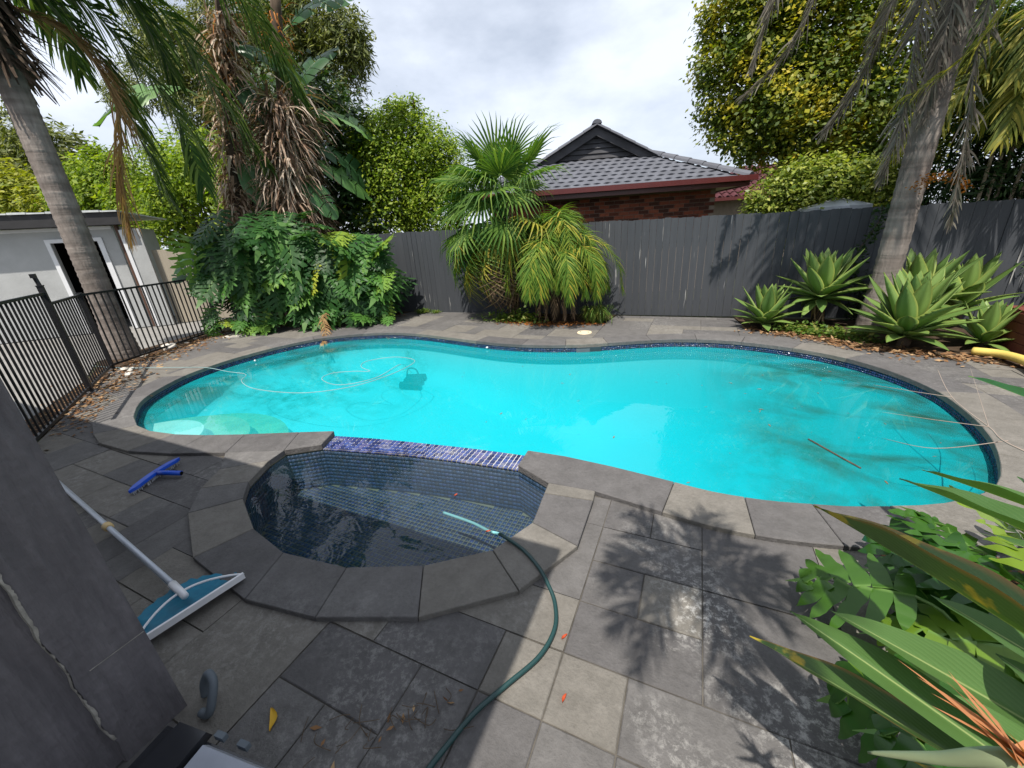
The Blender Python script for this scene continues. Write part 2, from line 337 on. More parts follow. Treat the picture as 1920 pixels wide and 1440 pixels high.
M['agave_dry'] = leaf_mat('dry_agave_leaf', [(0, (.3, .2, .1)), (1, (.45, .33, .19))], 'obj', .2, .8, .1)
M['fan'] = leaf_mat('fan_palm_leaf', [(0, (.045, .105, .025)), (.5, (.085, .165, .03)), (1, (.18, .26, .05))], 'isl', .32, .6, .18)
M['fan_yellow'] = leaf_mat('yellowing_fan_leaf', [(0, (.12, .18, .03)), (.5, (.3, .29, .04)), (1, (.42, .3, .06))], 'isl', .35, .5, .3)
M['fan_brown'] = leaf_mat('dead_fan_leaf', [(0, (.12, .075, .05)), (1, (.27, .19, .12))], 'isl', .2, .8, .1)
M['date'] = leaf_mat('feather_palm_leaf', [(0, (.06, .13, .02)), (.55, (.12, .21, .03)), (.85, (.24, .28, .04)), (1, (.42, .34, .05))], 'isl', .38, .6, .18)
M['queen'] = leaf_mat('queen_palm_leaflet', [(0, (.025, .06, .015)), (.6, (.055, .11, .022)), (1, (.16, .22, .05))], 'isl', .32, .6, .18)
M['dead_frond'] = leaf_mat('dead_palm_frond', [(0, (.09, .078, .068)), (.6, (.16, .14, .12)), (1, (.27, .24, .20))], 'isl', .15, .85, .1)
M['straw'] = leaf_mat('straw_frond', [(0, (.2, .115, .055)), (1, (.42, .27, .13))], 'isl', .25, .8, .1)
M['golden'] = leaf_mat('golden_cane_leaflet', [(0, (.1, .14, .03)), (.5, (.2, .22, .04)), (1, (.4, .34, .06))], 'isl', .4, .5, .3)
M['hedge'] = leaf_mat('glossy_hedge_leaf', [(0, (.075, .13, .01)), (.5, (.15, .23, .015)), (1, (.28, .34, .03))], 'isl', .4, .5, .25)
M['elm'] = leaf_mat('golden_elm_leaf', [(0, (.04, .075, .012)), (.35, (.085, .13, .015)), (.6, (.2, .22, .018)), (.8, (.38, .33, .02)), (1, (.52, .41, .03))], 'isl', .4, .5, .3, noise=(1.3, .6))
M['euc'] = leaf_mat('eucalypt_leaf', [(0, (.06, .08, .022)), (.6, (.12, .145, .035)), (1, (.22, .23, .055))], 'isl', .25, .5, .3)
M['bush'] = leaf_mat('citrus_leaf', [(0, (.08, .13, .015)), (.6, (.19, .24, .03)), (1, (.36, .38, .07))], 'isl', .35, .45, .35)
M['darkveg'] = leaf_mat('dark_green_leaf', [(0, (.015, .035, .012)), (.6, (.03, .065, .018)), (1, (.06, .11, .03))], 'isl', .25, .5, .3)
M['yellowbush'] = leaf_mat('yellow_green_leaf', [(0, (.12, .16, .015)), (1, (.33, .33, .03))], 'isl', .35, .5, .3)
M['weed'] = leaf_mat('weed_leaf', [(0, (.06, .12, .02)), (.7, (.12, .2, .03)), (1, (.25, .22, .06))], 'isl', .35, .5, .3)
M['litter'] = leaf_mat('leaf_litter', [(0, (.1, .05, .025)), (.6, (.22, .12, .06)), (1, (.4, .27, .15))], 'isl', .1, .8, .1)
M['skirt'] = leaf_mat('dead_leaf_skirt', [(0, (.10, .055, .035)), (.45, (.27, .185, .13)), (1, (.52, .43, .35))], 'isl', .15, .85, .1)
M['orange_litter'] = leaf_mat('rust_flower_remains', [(0, (.2, .07, .02)), (1, (.42, .17, .05))], 'isl', .2, .8, .1)
def trunk_mat(name, c1, c2, rings):
    m = NM(name, .9, .15); p = m.wpos((1, 1, rings)); a = m.noise(p, 1.0, 3, .5, .3); b = m.noise(m.wpos((8, 8, 1.5)), 2.5, 6)
    c = m.mix(m.ramp(a, [(.35, BW(0)), (.65, BW(1))]), c1, c2); c = m.mix(m.ramp(b, [(.3, BW(.5)), (.6, BW(0))]), c, tuple(x * .45 for x in c1)); m.col(c); m.bump(m.math('ADD', a, b), .6, .03); return m.m
M['palm_trunk'] = trunk_mat('ringed_palm_trunk', (.16, .135, .12), (.27, .235, .21), 9)
M['bark'] = trunk_mat('brown_bark', (.06, .042, .03), (.12, .09, .065), 2); M['pale_bark'] = trunk_mat('pale_bark', (.28, .24, .2), (.4, .36, .32), 1)
M['twig'] = plain('pale_twig', (.27, .22, .185), .8)
M['petiole'] = plain('green_petiole', (.12, .2, .06), .5, .3, var=.2)
M['dry_petiole'] = plain('dry_petiole', (.3, .24, .17), .8)
M['tarp'] = plain('grey_canvas', (.34, .37, .4), .7)
M['bract'] = leaf_mat('strelitzia_bract', [(0, (.3, .36, .2)), (1, (.34, .4, .24))], 'obj', .2, .45, .4)
M['dry_flower'] = leaf_mat('dry_orange_flower', [(0, (.3, .1, .04)), (1, (.55, .26, .12))], 'isl', .25, .7, .2)
M['red_flower'] = leaf_mat('red_flower', [(0, (.4, .05, .02)), (1, (.5, .1, .04))], 'isl', .3, .6, .2)
M['yellow_leaf'] = leaf_mat('yellow_fallen_leaf', [(0, (.6, .36, .03)), (1, (.66, .4, .04))], 'isl', .2, .5, .2)

# ------------------------------------------------------------------ plan of the place (x along the back fence, y towards it)
POOL_A = [(-5.55, 1.81), (-6.0, 2.06), (-6.33, 2.38), (-6.66, 2.9), (-6.8, 3.49), (-6.79, 4.03), (-6.7, 4.5), (-6.48, 5.0), (-6.02, 5.43), (-5.24, 5.73), (-4.35, 5.7), (-3.23, 5.49), (-2.57, 5.42), (-2.01, 5.46), (-1.54, 5.58), (-1.1, 5.76), (-.66, 5.97), (-.19, 6.14), (.26, 6.2), (.69, 6.16), (1.12, 6.02), (1.51, 5.8), (1.82, 5.5), (2.04, 5.12), (2.15, 4.77), (2.18, 4.44), (2.14, 3.92), (2.02, 3.46), (1.8, 3.0), (1.45, 2.7), (1.03, 2.52), (.77, 2.45), (.5, 2.40), (.23, 2.39), (-.08, 2.43)]
N_IN = [(-.42, 2.475), (-.78, 2.5), (-1.09, 2.49)]; N_OUT = [(-.47, 2.15), (-.79, 2.135), (-1.08, 2.27)]
L_IN = [(-2.96, 2.25), (-3.28, 2.13), (-3.78, 1.93), (-4.17, 1.79), (-4.52, 1.70), (-4.88, 1.66), (-5.2, 1.69)]
L_OUT = [(-2.86, 2.02), (-3.11, 1.84), (-3.6, 1.64), (-4.1, 1.46), (-4.57, 1.35), (-5.08, 1.34), (-5.42, 1.42)]
def dens(p, k): return [tuple(q[:2]) for q in smoothpath([(*a, 0) for a in p], k)]
PA = dens(POOL_A, 3)
SPILL = [(-2.96, 2.25), (-2.5, 2.335), (-2.01, 2.40), (-1.55, 2.455), (-1.09, 2.49)]
POOL = PA + N_IN + SPILL[::-1][1:-1] + L_IN
SPA_IN = [(-3.11, 1.84), (-3.08, 1.68), (-2.94, 1.41), (-2.77, 1.26), (-2.38, 1.08), (-2.01, 1.01), (-1.57, 1.06), (-1.18, 1.22), (-.88, 1.45), (-.75, 1.73), (-.78, 2.02), (-.79, 2.135)]
SPA_OUT = [(-3.6, 1.64), (-3.36, 1.45), (-3.22, 1.23), (-2.98, 1.02), (-2.49, .79), (-1.91, .72), (-1.48, .78), (-1.02, .96), (-.64, 1.26), (-.45, 1.64), (-.46, 2.05), (-.47, 2.15)]
SPA = SPA_IN + [(-1.08, 2.27), (-1.55, 2.235), (-2.01, 2.18), (-2.45, 2.10), (-2.86, 2.02)]
def offset(p, d, closed=False):
    o = []
    for i in range(len(p)):
        a = Vector(p[i - 1] if (i or closed) else p[i]); b = Vector(p[(i + 1) % len(p)] if (i < len(p) - 1 or closed) else p[i]); t = (b - a).normalized()
        o.append((p[i][0] - t.y * d, p[i][1] + t.x * d))
    return o
CW = .34; CZ = .03
PA_OUT = offset(PA, CW)
PA_OUT[0] = (-5.83, 1.56)
POOL_OUT = PA_OUT + N_OUT + [(-1.55, 2.3), (-2.3, 2.2)] + L_OUT
POOL_HOLE = PA_OUT + N_OUT[:1] + SPA_OUT[::-1][1:] + L_OUT[3:]
def rz_mesh_polys(poly, zfun): pass

# ------------------------------------------------------------------ ground, beds, paving
hole = [tuple(q) for q in POOL_HOLE]
v2, tr = poly_minus([(-300, -300), (300, -300), (300, 300), (-300, 300)], [offset(hole, -.12, True)])
g = put('ground', mesh('ground', *slab(v2, tr, -.035, -.06), M['earth'])); tag(g, kind='structure')
DECK = [(-5.0, -.9), (.95, -.9), (.95, 1.55), (1.25, 2.1), (2.2, 2.45), (3.3, 2.6), (3.42, 5.5), (2.95, 5.86), (2.1, 6.12), (1.5, 6.68), (.85, 7.05), (.7, 7.9), (-1.35, 7.9), (-1.45, 7.15), (-2.4, 6.98), (-3.6, 7.05), (-3.75, 7.9), (-6.35, 7.9), (-6.6, 7.2), (-7.6, 6.5), (-8.6, 6.0), (-9.5, 5.2), (-8.5, 2.85), (-7.35, 2.05), (-5.0, .62)]
v2, tr = poly_minus(DECK, [hole])
deck = put('pavement', mesh('pavement', *slab(v2, tr, -.007, -.03), M['grout'])); tag(deck, 'grey bluestone paving laid around pool and spa', kind='structure')
MOD = .2655; U0, V0 = -1.42, .01
cells = {}
iu0, iu1, iv0, iv1 = -32, 20, -5, 31
order = [(i, j) for j in range(iv0, iv1) for i in range(iu0, iu1)]
rp = random.Random(11); rects = []
for i, j, a, b in ((4, 8, 1, 1), (5, 7, 1, 1), (4, 7, 1, 1), (4, 6, 2, 1), (4, 5, 1, 1), (5, 5, 1, 1), (4, 4, 2, 1), (4, 3, 1, 1), (5, 3, 2, 1), (6, 4, 2, 2), (6, 6, 2, 2), (6, 8, 2, 1), (4, 1, 1, 2), (5, 1, 2, 2), (0, 2, 2, 1), (2, 1, 1, 2), (3, 3, 1, 1), (1, 3, 2, 1), (-2, 1, 2, 2), (0, 0, 1, 2), (1, 0, 1, 2), (3, 1, 1, 2)):
    if any((i + x, j + y) in cells for x in range(a) for y in range(b)): continue
    for x in range(a):
        for y in range(b): cells[(i + x, j + y)] = 1
    rects.append((i, j, a, b))
for i, j in order:
    if (i, j) in cells: continue
    opts = [(2, 1), (2, 1), (2, 2), (1, 1), (1, 2), (3, 1), (2, 1)] if j < 9 else [(2, 2), (3, 2), (2, 1), (2, 1), (3, 1), (3, 2), (2, 2)]; rp.shuffle(opts)
    for a, b in opts + [(1, 1)]:
        if all((i + x, j + y) not in cells for x in range(a) for y in range(b)):
            for x in range(a):
                for y in range(b): cells[(i + x, j + y)] = 1
            rects.append((i, j, a, b)); break
gap = .0022; npv = 0
for i, j, a, b in rects:
    x0, x1, y0, y1 = U0 + i * MOD + gap, U0 + (i + a) * MOD - gap, V0 + j * MOD + gap, V0 + (j + b) * MOD - gap
    q = [(x0, y0), (x1, y0), (x1, y1), (x0, y1)]; c = ((x0 + x1) / 2, (y0 + y1) / 2)
    inD = [inside(p, DECK) for p in q]; inH = [inside(p, hole) for p in q]
    if not any(inD) and not inside(c, DECK): continue
    if all(inH): continue
    if all(inD) and not any(inH) and not any(x0 < p[0] < x1 and y0 < p[1] < y1 for p in hole):
        mb = MB(); dz = random.uniform(-.0015, .0015); mb.prism(q, -.03, -.004 + dz)
        qi = [(x0 + .004, y0 + .004), (x1 - .004, y0 + .004), (x1 - .004, y1 - .004), (x0 + .004, y1 - .004)]
        n = len(mb.v); mb.v[4:8] = [(p[0], p[1], -.004 + dz) for p in q]; mb.f.pop(1)
        mb.v += [(p[0], p[1], dz) for p in qi]; mb.uv += [(0, 0)] * 4
        mb.f += [(8, 9, 10, 11)] + [(4 + k, 4 + (k + 1) % 4, 8 + (k + 1) % 4, 8 + k) for k in range(4)]
        me = mb.mesh('paver', M['paver'])
    else:
        # keep the part of the stone that lies on the deck and outside the coping
        v2, tr = poly_minus(q, [hole])
        if not all(inD):
            vv, tt = [], []
            big = [(-40, -40), (40, -40), (40, 40), (-40, 40)]
            verts = [Vector(p) for p in q] + [Vector(p) for p in ccw_(hole)] + [Vector(p) for p in ccw_(DECK)]
            fs = [list(range(4)), list(range(4, 4 + len(hole))), list(range(4 + len(hole), len(verts)))]
            ov, oe, of, _, _, orf = geometry.delaunay_2d_cdt(verts, [], fs, 0, 1e-5)
            tr = [f for f, o in zip(of, orf) if 0 in o and 1 not in o and 2 in o]; v2 = [tuple(p) for p in ov]
        ar = sum(abs((v2[t[1]][0] - v2[t[0]][0]) * (v2[t[2]][1] - v2[t[0]][1]) - (v2[t[1]][1] - v2[t[0]][1]) * (v2[t[2]][0] - v2[t[0]][0])) for t in tr) / 2
        if ar < .004: continue
        me = mesh('paver', *slab(v2, tr, random.uniform(-.0015, .0015), -.03), M['paver'])
    put('paver', me, deck); npv += 1
for nm, poly, z in (('garden_bed', [(.97, -.9), (4.2, -.9), (4.2, 2.6), (3.28, 2.58), (2.2, 2.43), (1.27, 2.08), (.97, 1.53)], -.006), ('garden_bed', [(.86, 7.06), (1.52, 6.7), (2.12, 6.14), (2.96, 5.88), (3.36, 5.62), (5.6, 5.6), (5.6, 7.95), (.72, 7.95)], .0), ('garden_bed', [(-3.6, 7.07), (-2.4, 7.0), (-1.47, 7.17), (-1.37, 7.95), (-3.73, 7.95)], .0), ('garden_bed', [(-9.5, 5.24), (-8.6, 6.03), (-7.6, 6.53), (-6.62, 7.22), (-6.37, 7.95), (-10.6, 7.95), (-11, 6.2)], .0)):
    v2, tr = poly_minus(poly, [])
    o = put(nm, mesh(nm, *slab(v2, tr, z + .004, -.034), M['soil'])); tag(o, kind='structure')
v2, tr = poly_minus([(-16, -2), (-5.9, -2), (-5.9, .6), (-8.3, 2.35), (-9.7, 3.0), (-10.4, 5.3), (-10.4, 8), (-14, 8), (-30, 2)], [])
o = put('concrete_yard', mesh('concrete_yard', *slab(v2, tr, -.02, -.034), M['concrete'])); tag(o, kind='structure')
v2, tr = poly_minus([(-5.9, .62), (-8.2, 2.36), (-9.6, 3.05), (-10.3, 5.3), (-9.55, 5.24), (-8.55, 2.87), (-7.4, 2.08), (-5.3, .7)], [])
o = put('garden_strip', mesh('garden_strip', *slab(v2, tr, .0, -.034), M['soil'])); tag(o, kind='structure')

# ------------------------------------------------------------------ coping
def coping(name, inn, out, label, skip=3):
    root = thing(name, (inn[0][0], inn[0][1], 0), label, 'coping')
    i = 0
    while i < len(inn) - 1:
        j = min(i + skip(i) if callable(skip) else i + skip, len(inn) - 1)
        a = inn[i:j + 1]; b = out[i:j + 1]
        def sh(p, q, k): p = Vector(p); q = Vector(q); d = (q - p); return tuple(p + d * min(1, k / max(d.length, .01)))
        a = [Vector(p) for p in a]; b = [Vector(p) for p in b]
        g1 = (a[1] - a[0]).normalized() * .002; g2 = (a[-2] - a[-1]).normalized() * .002
        a[0] = a[0] + g1; b[0] = b[0] + g1; a[-1] = a[-1] + g2; b[-1] = b[-1] + g2
        poly = [tuple(p) for p in a] + [tuple(p) for p in b[::-1]]
        n = len(poly); ctr = sum((Vector(p) for p in poly), Vector((0, 0))) / n
        zt = CZ + random.uniform(-.001, .001)
        ins = [tuple(Vector(p) + (ctr - Vector(p)).normalized() * .005) for p in poly]
        v = [(*p, -.02) for p in poly] + [(*p, zt - .004) for p in poly] + [(*p, zt) for p in ins]
        f = [tuple(range(n - 1, -1, -1))] + [(k, (k + 1) % n, n + (k + 1) % n, n + k) for k in range(n)] + [(n + k, n + (k + 1) % n, 2 * n + (k + 1) % n, 2 * n + k) for k in range(n)]
        m2 = len(a); f += [(2 * n + k, 2 * n + k + 1, 2 * n + n - 2 - k, 2 * n + n - 1 - k) for k in range(m2 - 1)]
        sgn = sum(poly[k][0] * poly[(k + 1) % n][1] - poly[k][1] * poly[(k + 1) % n][0] for k in range(n))
        if sgn < 0: f = [tuple(reversed(q)) for q in f]
        put('coping_stone', mesh('coping_stone', v, f, M['coping']), root)
        i = j
    return root
coping('pool_coping', L_IN[0:] + PA + N_IN, L_OUT[0:] + PA_OUT + N_OUT, 'grey bluestone coping edging the large turquoise pool', lambda i: 1 if i < len(L_IN) - 1 or i >= len(L_IN) + len(PA) - 1 else (2 if i == len(L_IN) - 1 else 4))
coping('spa_coping', SPA_IN, SPA_OUT, 'raised ring of wide bluestone coping around the dark spa', 1)

# ------------------------------------------------------------------ pool shell, water, spa
WZ, SZ = -.088, -.030
def ring_wall(mb, ring, z0, z1, flip=False, close=True):
    n = len(ring); v = [(*p, z0) for p in ring] + [(*p, z1) for p in ring]
    mb.add(v, [((i, (i + 1) % n, n + (i + 1) % n, n + i) if not flip else (n + i, n + (i + 1) % n, (i + 1) % n, i)) for i in range(n if close else n - 1)])
def depth_at(x, y):
    t = min(1, max(0, (x + 6.3) / 7.6)); return -.60 - .95 * t * t * (3 - 2 * t)
pc = Vector((-2.3, 3.9))
shell = thing('swimming_pool', (-2.3, 3.9, -1.2), 'kidney shaped turquoise swimming pool with navy tile waterline', 'pool')
wallring = offset(POOL, .012, True)
mb = MB(); n = len(wallring); rows = [[(p[0], p[1], -.035) for p in wallring], [(p[0], p[1], -.30) for p in wallring]]
for ow, kz in ((-.05, .55), (-.16, .78), (-.3, .93)): rows.append([(p[0], p[1], -.30 + (depth_at(*p) + .30) * kz) for p in offset(wallring, ow, True)])
inner = offset(wallring, -.45, True); rows.append([(p[0], p[1], depth_at(*p)) for p in inner])
vv = sum(rows, []); ff = [(r * n + i, r * n + (i + 1) % n, (r + 1) * n + (i + 1) % n, (r + 1) * n + i) for r in range(5) for i in range(n)]
fv, ft = poly_minus(inner, [])
# floor, triangulated with extra points so that it can slope
extra = [(x, y) for x in np.arange(-6.6, 2.2, .4) for y in np.arange(1.6, 6.2, .4) if inside((x, y), offset(inner, -.1, True))]
verts = [Vector(p) for p in ccw_(inner)] + [Vector(p) for p in extra]
ov, oe, of, _, _, orf = geometry.delaunay_2d_cdt(verts, [], [list(range(n))], 0, 1e-5)
b0 = len(vv); vv += [(p[0], p[1], depth_at(*p)) for p in ov]; ff += [[i + b0 for i in f] for f, o in zip(of, orf) if 0 in o]
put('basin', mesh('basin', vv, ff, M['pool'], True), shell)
def tile_band(ring, z0, z1, ts, inward, closed=True):
    """joined little raised mosaic tiles standing on a wall that follows ring"""
    V = []; F = []
    pts = [Vector(p) for p in ring]; seg = [(pts[i], pts[(i + 1) % len(pts)]) for i in range(len(pts) if closed else len(pts) - 1)]
    acc = 0
    for a, b in seg:
        d = b - a; L = d.length
        if L < 1e-4: continue
        t = d / L; nrm = Vector((-t.y, t.x)) * inward; k = max(1, round(L / ts)); w = L / k
        for i in range(k):
            p = a + t * (w * i + .0012); q = a + t * (w * (i + 1) - .0012); z = z0
            while z < z1 - ts * .5:
                n0 = len(V); o1 = nrm * .003
                za, zb = z + .0012, z + ts - .0012
                V += [(p.x, p.y, za), (q.x, q.y, za), (q.x, q.y, zb), (p.x, p.y, zb)] + [(p.x + o1.x, p.y + o1.y, za), (q.x + o1.x, q.y + o1.y, za), (q.x + o1.x, q.y + o1.y, zb), (p.x + o1.x, p.y + o1.y, zb)]
                F += [(n0 + 4, n0 + 5, n0 + 6, n0 + 7), (n0, n0 + 1, n0 + 5, n0 + 4), (n0 + 1, n0 + 2, n0 + 6, n0 + 5), (n0 + 2, n0 + 3, n0 + 7, n0 + 6), (n0 + 3, n0, n0 + 4, n0 + 7)]
                z += ts
    return V, F
inw = -1
mb = MB(); ring_wall(mb, offset(L_IN + PA + N_IN, .009), -.28, -.014, close=False); mb.put('tile_backing', M['mosaic_grout'], shell)
V, F = tile_band(offset(L_IN + PA + N_IN, .006), -.275, -.012, .0262, inw, False)
o = put('waterline_mosaic', mesh('waterline_mosaic', np.array(V), np.array(F), M['mosaic']), shell); tag(o, 'band of navy glass mosaic at the waterline', kind='stuff')
# entry steps
for k, (r, z, mt) in enumerate(((1.42, -.49, 'algae_step'), (1.04, -.34, 'algae_step'), (.62, -.2, 'pale_step'))):
    c = (-5.3, 1.62); ring = [(c[0] + r * math.cos(a) * 1.0, c[1] + r * math.sin(a) * 1.0) for a in np.linspace(0, 2 * math.pi, 48, endpoint=False)]
    verts = [Vector(p) for p in ring] + [Vector(p) for p in ccw_(wallring)]
    ov, oe, of, _, _, orf = geometry.delaunay_2d_cdt(verts, [], [list(range(48)), list(range(48, 48 + n))], 0, 1e-5)
    tr = [f for f, o in zip(of, orf) if 0 in o and 1 in o]
    put('step', mesh('step', *slab([tuple(p) for p in ov], tr, z, -.75), M[mt]), shell)
# skimmer mouth and return fittings in the far wall
mb = MB(); a = R(22); mb.box((-1.36, 5.655, -.07), (.36, .05, .10), a); sk_ = mb.put('skimmer_opening', M['skimmer'], shell)
mb = MB(); mb.box((-1.44, 5.6, -.062), (.2, .02, .055), a); mb.put('skimmer_flap', M['grey_rubber'], sk_)
for (x, y, aa) in ((-3.0, 5.452, R(-8)), (-6.62, 3.9, R(90))):
    mb = MB(); mb.tube([(x + .0, y - .0, -.06), (x + .012 * math.sin(aa) , y - .03 * math.cos(aa), -.06)], .017, 12); mb.put('return_fitting', M['white_plastic'], shell, True)
wr = offset(POOL, .03, True)
mb = MB(); v2, tr = poly_minus(wr, []); vs, fs = slab(v2, tr, WZ, -1.6)
nb = len(vs) // 2; fs = fs + [[i + nb for i in reversed(f)] for f in fs if len(f) == 3]
o = put('pool_water', mesh('pool_water', vs, fs, M['water'])); tag(o, 'still turquoise water filling the large pool', kind='structure')

spa = thing('spa', (-1.9, 1.6, -.9), 'small round spa lined with dark blue mosaic tiles', 'spa')
sw = offset(SPA, .012 if sum(SPA[i][0] * SPA[(i + 1) % len(SPA)][1] - SPA[i][1] * SPA[(i + 1) % len(SPA)][0] for i in range(len(SPA))) < 0 else -.012, True)
ccw = sum(SPA[i][0] * SPA[(i + 1) % len(SPA)][1] - SPA[i][1] * SPA[(i + 1) % len(SPA)][0] for i in range(len(SPA))) > 0
sg = -1 if ccw else 1
mb = MB(); ring_wall(mb, sw, -.42, -.016); fv, ft = poly_minus(sw, []); mb.add([(*p, -.4) for p in fv], ft); mb.put('basin', M['spa_grout'], spa)
V, F = tile_band(offset(SPA, .009 * sg, True), -.4, -.03, .036, 1 if ccw else -1)
ts = .036
def tile_floor(poly, z, V, F, tilt=0):
    xs = [p[0] for p in poly]; ys = [p[1] for p in poly]
    for x in np.arange(min(xs), max(xs), ts):
        for y in np.arange(min(ys), max(ys), ts):
            if inside((x + ts / 2, y + ts / 2), poly):
                n0 = len(V); a, b, c, d = x + .0028, x + ts - .0028, y + .0028, y + ts - .0028
                V += [(a, c, z), (b, c, z), (b, d, z), (a, d, z), (a, c, z + .0015), (b, c, z + .0015), (b, d, z + .0015), (a, d, z + .0015)]
                F += [(n0 + 4, n0 + 5, n0 + 6, n0 + 7), (n0, n0 + 1, n0 + 5, n0 + 4), (n0 + 1, n0 + 2, n0 + 6, n0 + 5), (n0 + 2, n0 + 3, n0 + 7, n0 + 6), (n0 + 3, n0, n0 + 4, n0 + 7)]
tile_floor(SPA, -.4, V, F)
o = put('spa_mosaic', mesh('spa_mosaic', np.array(V), np.array(F), M['spa_tile']), spa); tag(o, 'slate blue mosaic lining the spa', kind='stuff')
v2, tr = poly_minus(sw, []); vs, fs = slab(v2, tr, SZ, -.5); nb = len(vs) // 2; fs = fs + [[i + nb for i in reversed(f)] for f in fs if len(f) == 3]
o = put('spa_water', mesh('spa_water', vs, fs, M['spa_water'])); tag(o, 'dark reflective water filling the spa', kind='structure')
# spillway wall between spa and pool
sp = thing('spillway', (-2, 2.3, -.1), 'low mosaic spillway wall between the spa and pool', 'spillway')
SO = SPILL; SI = [(-2.86, 2.02), (-2.45, 2.10), (-2.01, 2.18), (-1.55, 2.235), (-1.08, 2.27)]
so = dens(SO, 12); si = dens(SI, 12); ZS = -.022
mb = MB(); v2, tr = poly_minus(so + [(p[0], p[1] + .018) for p in si[::-1]], []); vs, fs = slab(v2, tr, ZS - .002, -.9); mb.add(vs, fs); mb.put('spillway_core', M['mosaic_grout'], sp)
tl = MB(); tl.box((0, 0, 0), (1, 1, 1), 0, .93); tile_me = tl.mesh('mosaic_tile', M['spill_tile'])
nc = 46; nr = 5
def lerp2(pl, t):
    k = t * (len(pl) - 1); i = min(int(k), len(pl) - 2); return Vector(pl[i]).lerp(Vector(pl[i + 1]), k - i)
for c in range(nc):
    for r in range(nr):
        a = lerp2(so, (c + .5) / nc).lerp(lerp2(si, (c + .5) / nc), (r + .5) / nr)
        d = lerp2(so, (c + 1) / nc) - lerp2(so, c / nc); w = d.length; ang = math.atan2(d.y, d.x)
        h = (lerp2(so, (c + .5) / nc) - lerp2(si, (c + .5) / nc)).length / nr
        put('mosaic_tile', tile_me, sp, Matrix.Translation((a.x, a.y, ZS + .0)) @ Matrix.Rotation(ang, 4, 'Z') @ Matrix.Diagonal((w - .0075, h - .0075, .007, 1)))

# ------------------------------------------------------------------ timber back fence
def paling_fence(name, a, b, h0, h1, mat, label, w=.15, cat='fence', rails=True, seed=1):
    a = Vector((*a, 0)); b = Vector((*b, 0)); d = b - a; L = d.length; t = d / L; ang = math.atan2(t.y, t.x); nrm = Vector((t.y, -t.x, 0))
    root = thing(name, a, label, cat); rr = random.Random(seed); x = 0
    if rails:
        for z in (.25, 1.35):
            mb = MB(); c = a + t * (L / 2) - nrm * .045; mb.box((c.x, c.y, z), (L, .05, .08), ang); mb.put('rail', mat, root)
    while x < L - .03:
        ww = min(w * rr.uniform(.9, 1.08), L - x); h = h0 + (h1 - h0) * x / L + rr.uniform(-.008, .01)
        c = a + t * (x + ww / 2) + nrm * rr.uniform(-.004, .004); mb = MB(); k = 5; x0 = -ww / 2 + .0018; x1 = ww / 2 - .0018
        # board with a slightly ragged top
        top = [(x0 + (x1 - x0) * i / k, h + rr.uniform(-.007, .004)) for i in range(k + 1)]
        pts = [(x0, .0)] + [(x1, .0)] + top[::-1]; n = len(pts); cs, sn = math.cos(ang), math.sin(ang); v = []
        tw = rr.uniform(-.006, .006)
        for dy in (-.008, .008):
            for px, pz in pts: yy = dy + tw * px / ww * 2; v.append((c.x + px * cs - yy * sn, c.y + px * sn + yy * cs, pz))
        mb.add(v, [tuple(range(n)), tuple(range(2 * n - 1, n - 1, -1))] + [(i, n + i, n + (i + 1) % n, (i + 1) % n) for i in range(n)])
        put('paling', mb.mesh('paling', mat), root); x += ww
    return root
paling_fence('timber_fence', (-10.6, 7.72), (5.6, 8.2), 1.93, 1.62, M['board'], 'tall charcoal painted paling fence running behind the pool', .128)
paling_fence('timber_fence', (-12.55, 5.75), (-11.3, 6.95), 1.85, 1.85, M['pale_board'], 'bare weathered paling fence in sun beside the shed', .15, seed=3)
paling_fence('timber_fence', (-11.28, 6.97), (-10.62, 7.66), 1.9, 1.9, M['board'], 'short grey paling fence between shed fence and tall palms', .15, seed=4)

# ------------------------------------------------------------------ black tubular pool fence
def pool_panel(a, b, z0, z1, label, posts, tall=None, group='black pool fence panels'):
    a = Vector((*a, 0)); b = Vector((*b, 0)); d = b - a; L = d.length; t = d / L; ang = math.atan2(t.y, t.x)
    root = thing('pool_fence_panel', a, label, 'fence panel', group)
    for z in (z0, z1):
        mb = MB(); c = (a + b) / 2; mb.box((c.x, c.y, z), (L - .05, .032, .032), ang); mb.put('rail', M['black_metal'], root)
    n = int(L / .108); pm = MB(); pm.box((0, 0, 0), (.017, .017, z1 - z0), 0); me = pm.mesh('picket', M['black_metal'])
    for i in range(1, n):
        p = a + t * (L * i / n); put('picket', me, root, Matrix.Translation((p.x, p.y, (z0 + z1) / 2)) @ Matrix.Rotation(ang, 4, 'Z'))
    for q, h in posts:
        q = Vector((*q, 0)); pr = MB(); pr.box((q.x, q.y, h / 2), (.055, .055, h), ang); po = pr.put('post', M['black_metal'], root)
        pr = MB(); pr.box((q.x, q.y, h + .006), (.064, .064, .012), ang); pr.put('post_cap', M['black_metal'], po)
        pr = MB(); pr.box((q.x, q.y, .008), (.11, .11, .016), ang); pr.put('base_plate', M['grey_metal'], po)
    return root
P0, P1, P2, P3 = (-5.62, 1.04), (-7.39, 2.11), (-8.57, 2.81), (-9.75, 5.2)
gt = pool_panel(P0, P1, .07, 1.33, 'black tubular gate panel with a tall latch post', [(P1, 1.42)])
mb = MB(); x, y = P1; mb.tube([(x, y, 1.42), (x - .01, y - .005, 1.52)], .022, 8); mb.box((x - .02, y - .01, 1.545), (.09, .04, .05), R(150)); mb.put('latch', M['black_metal'], gt)
pool_panel(P1, P2, .07, 1.2, 'short black tubular fence panel between two square posts', [(P2, 1.22)])
pool_panel(P2, P3, .07, 1.2, 'long black tubular fence panel running to the philodendron', [(P3, 1.22)])

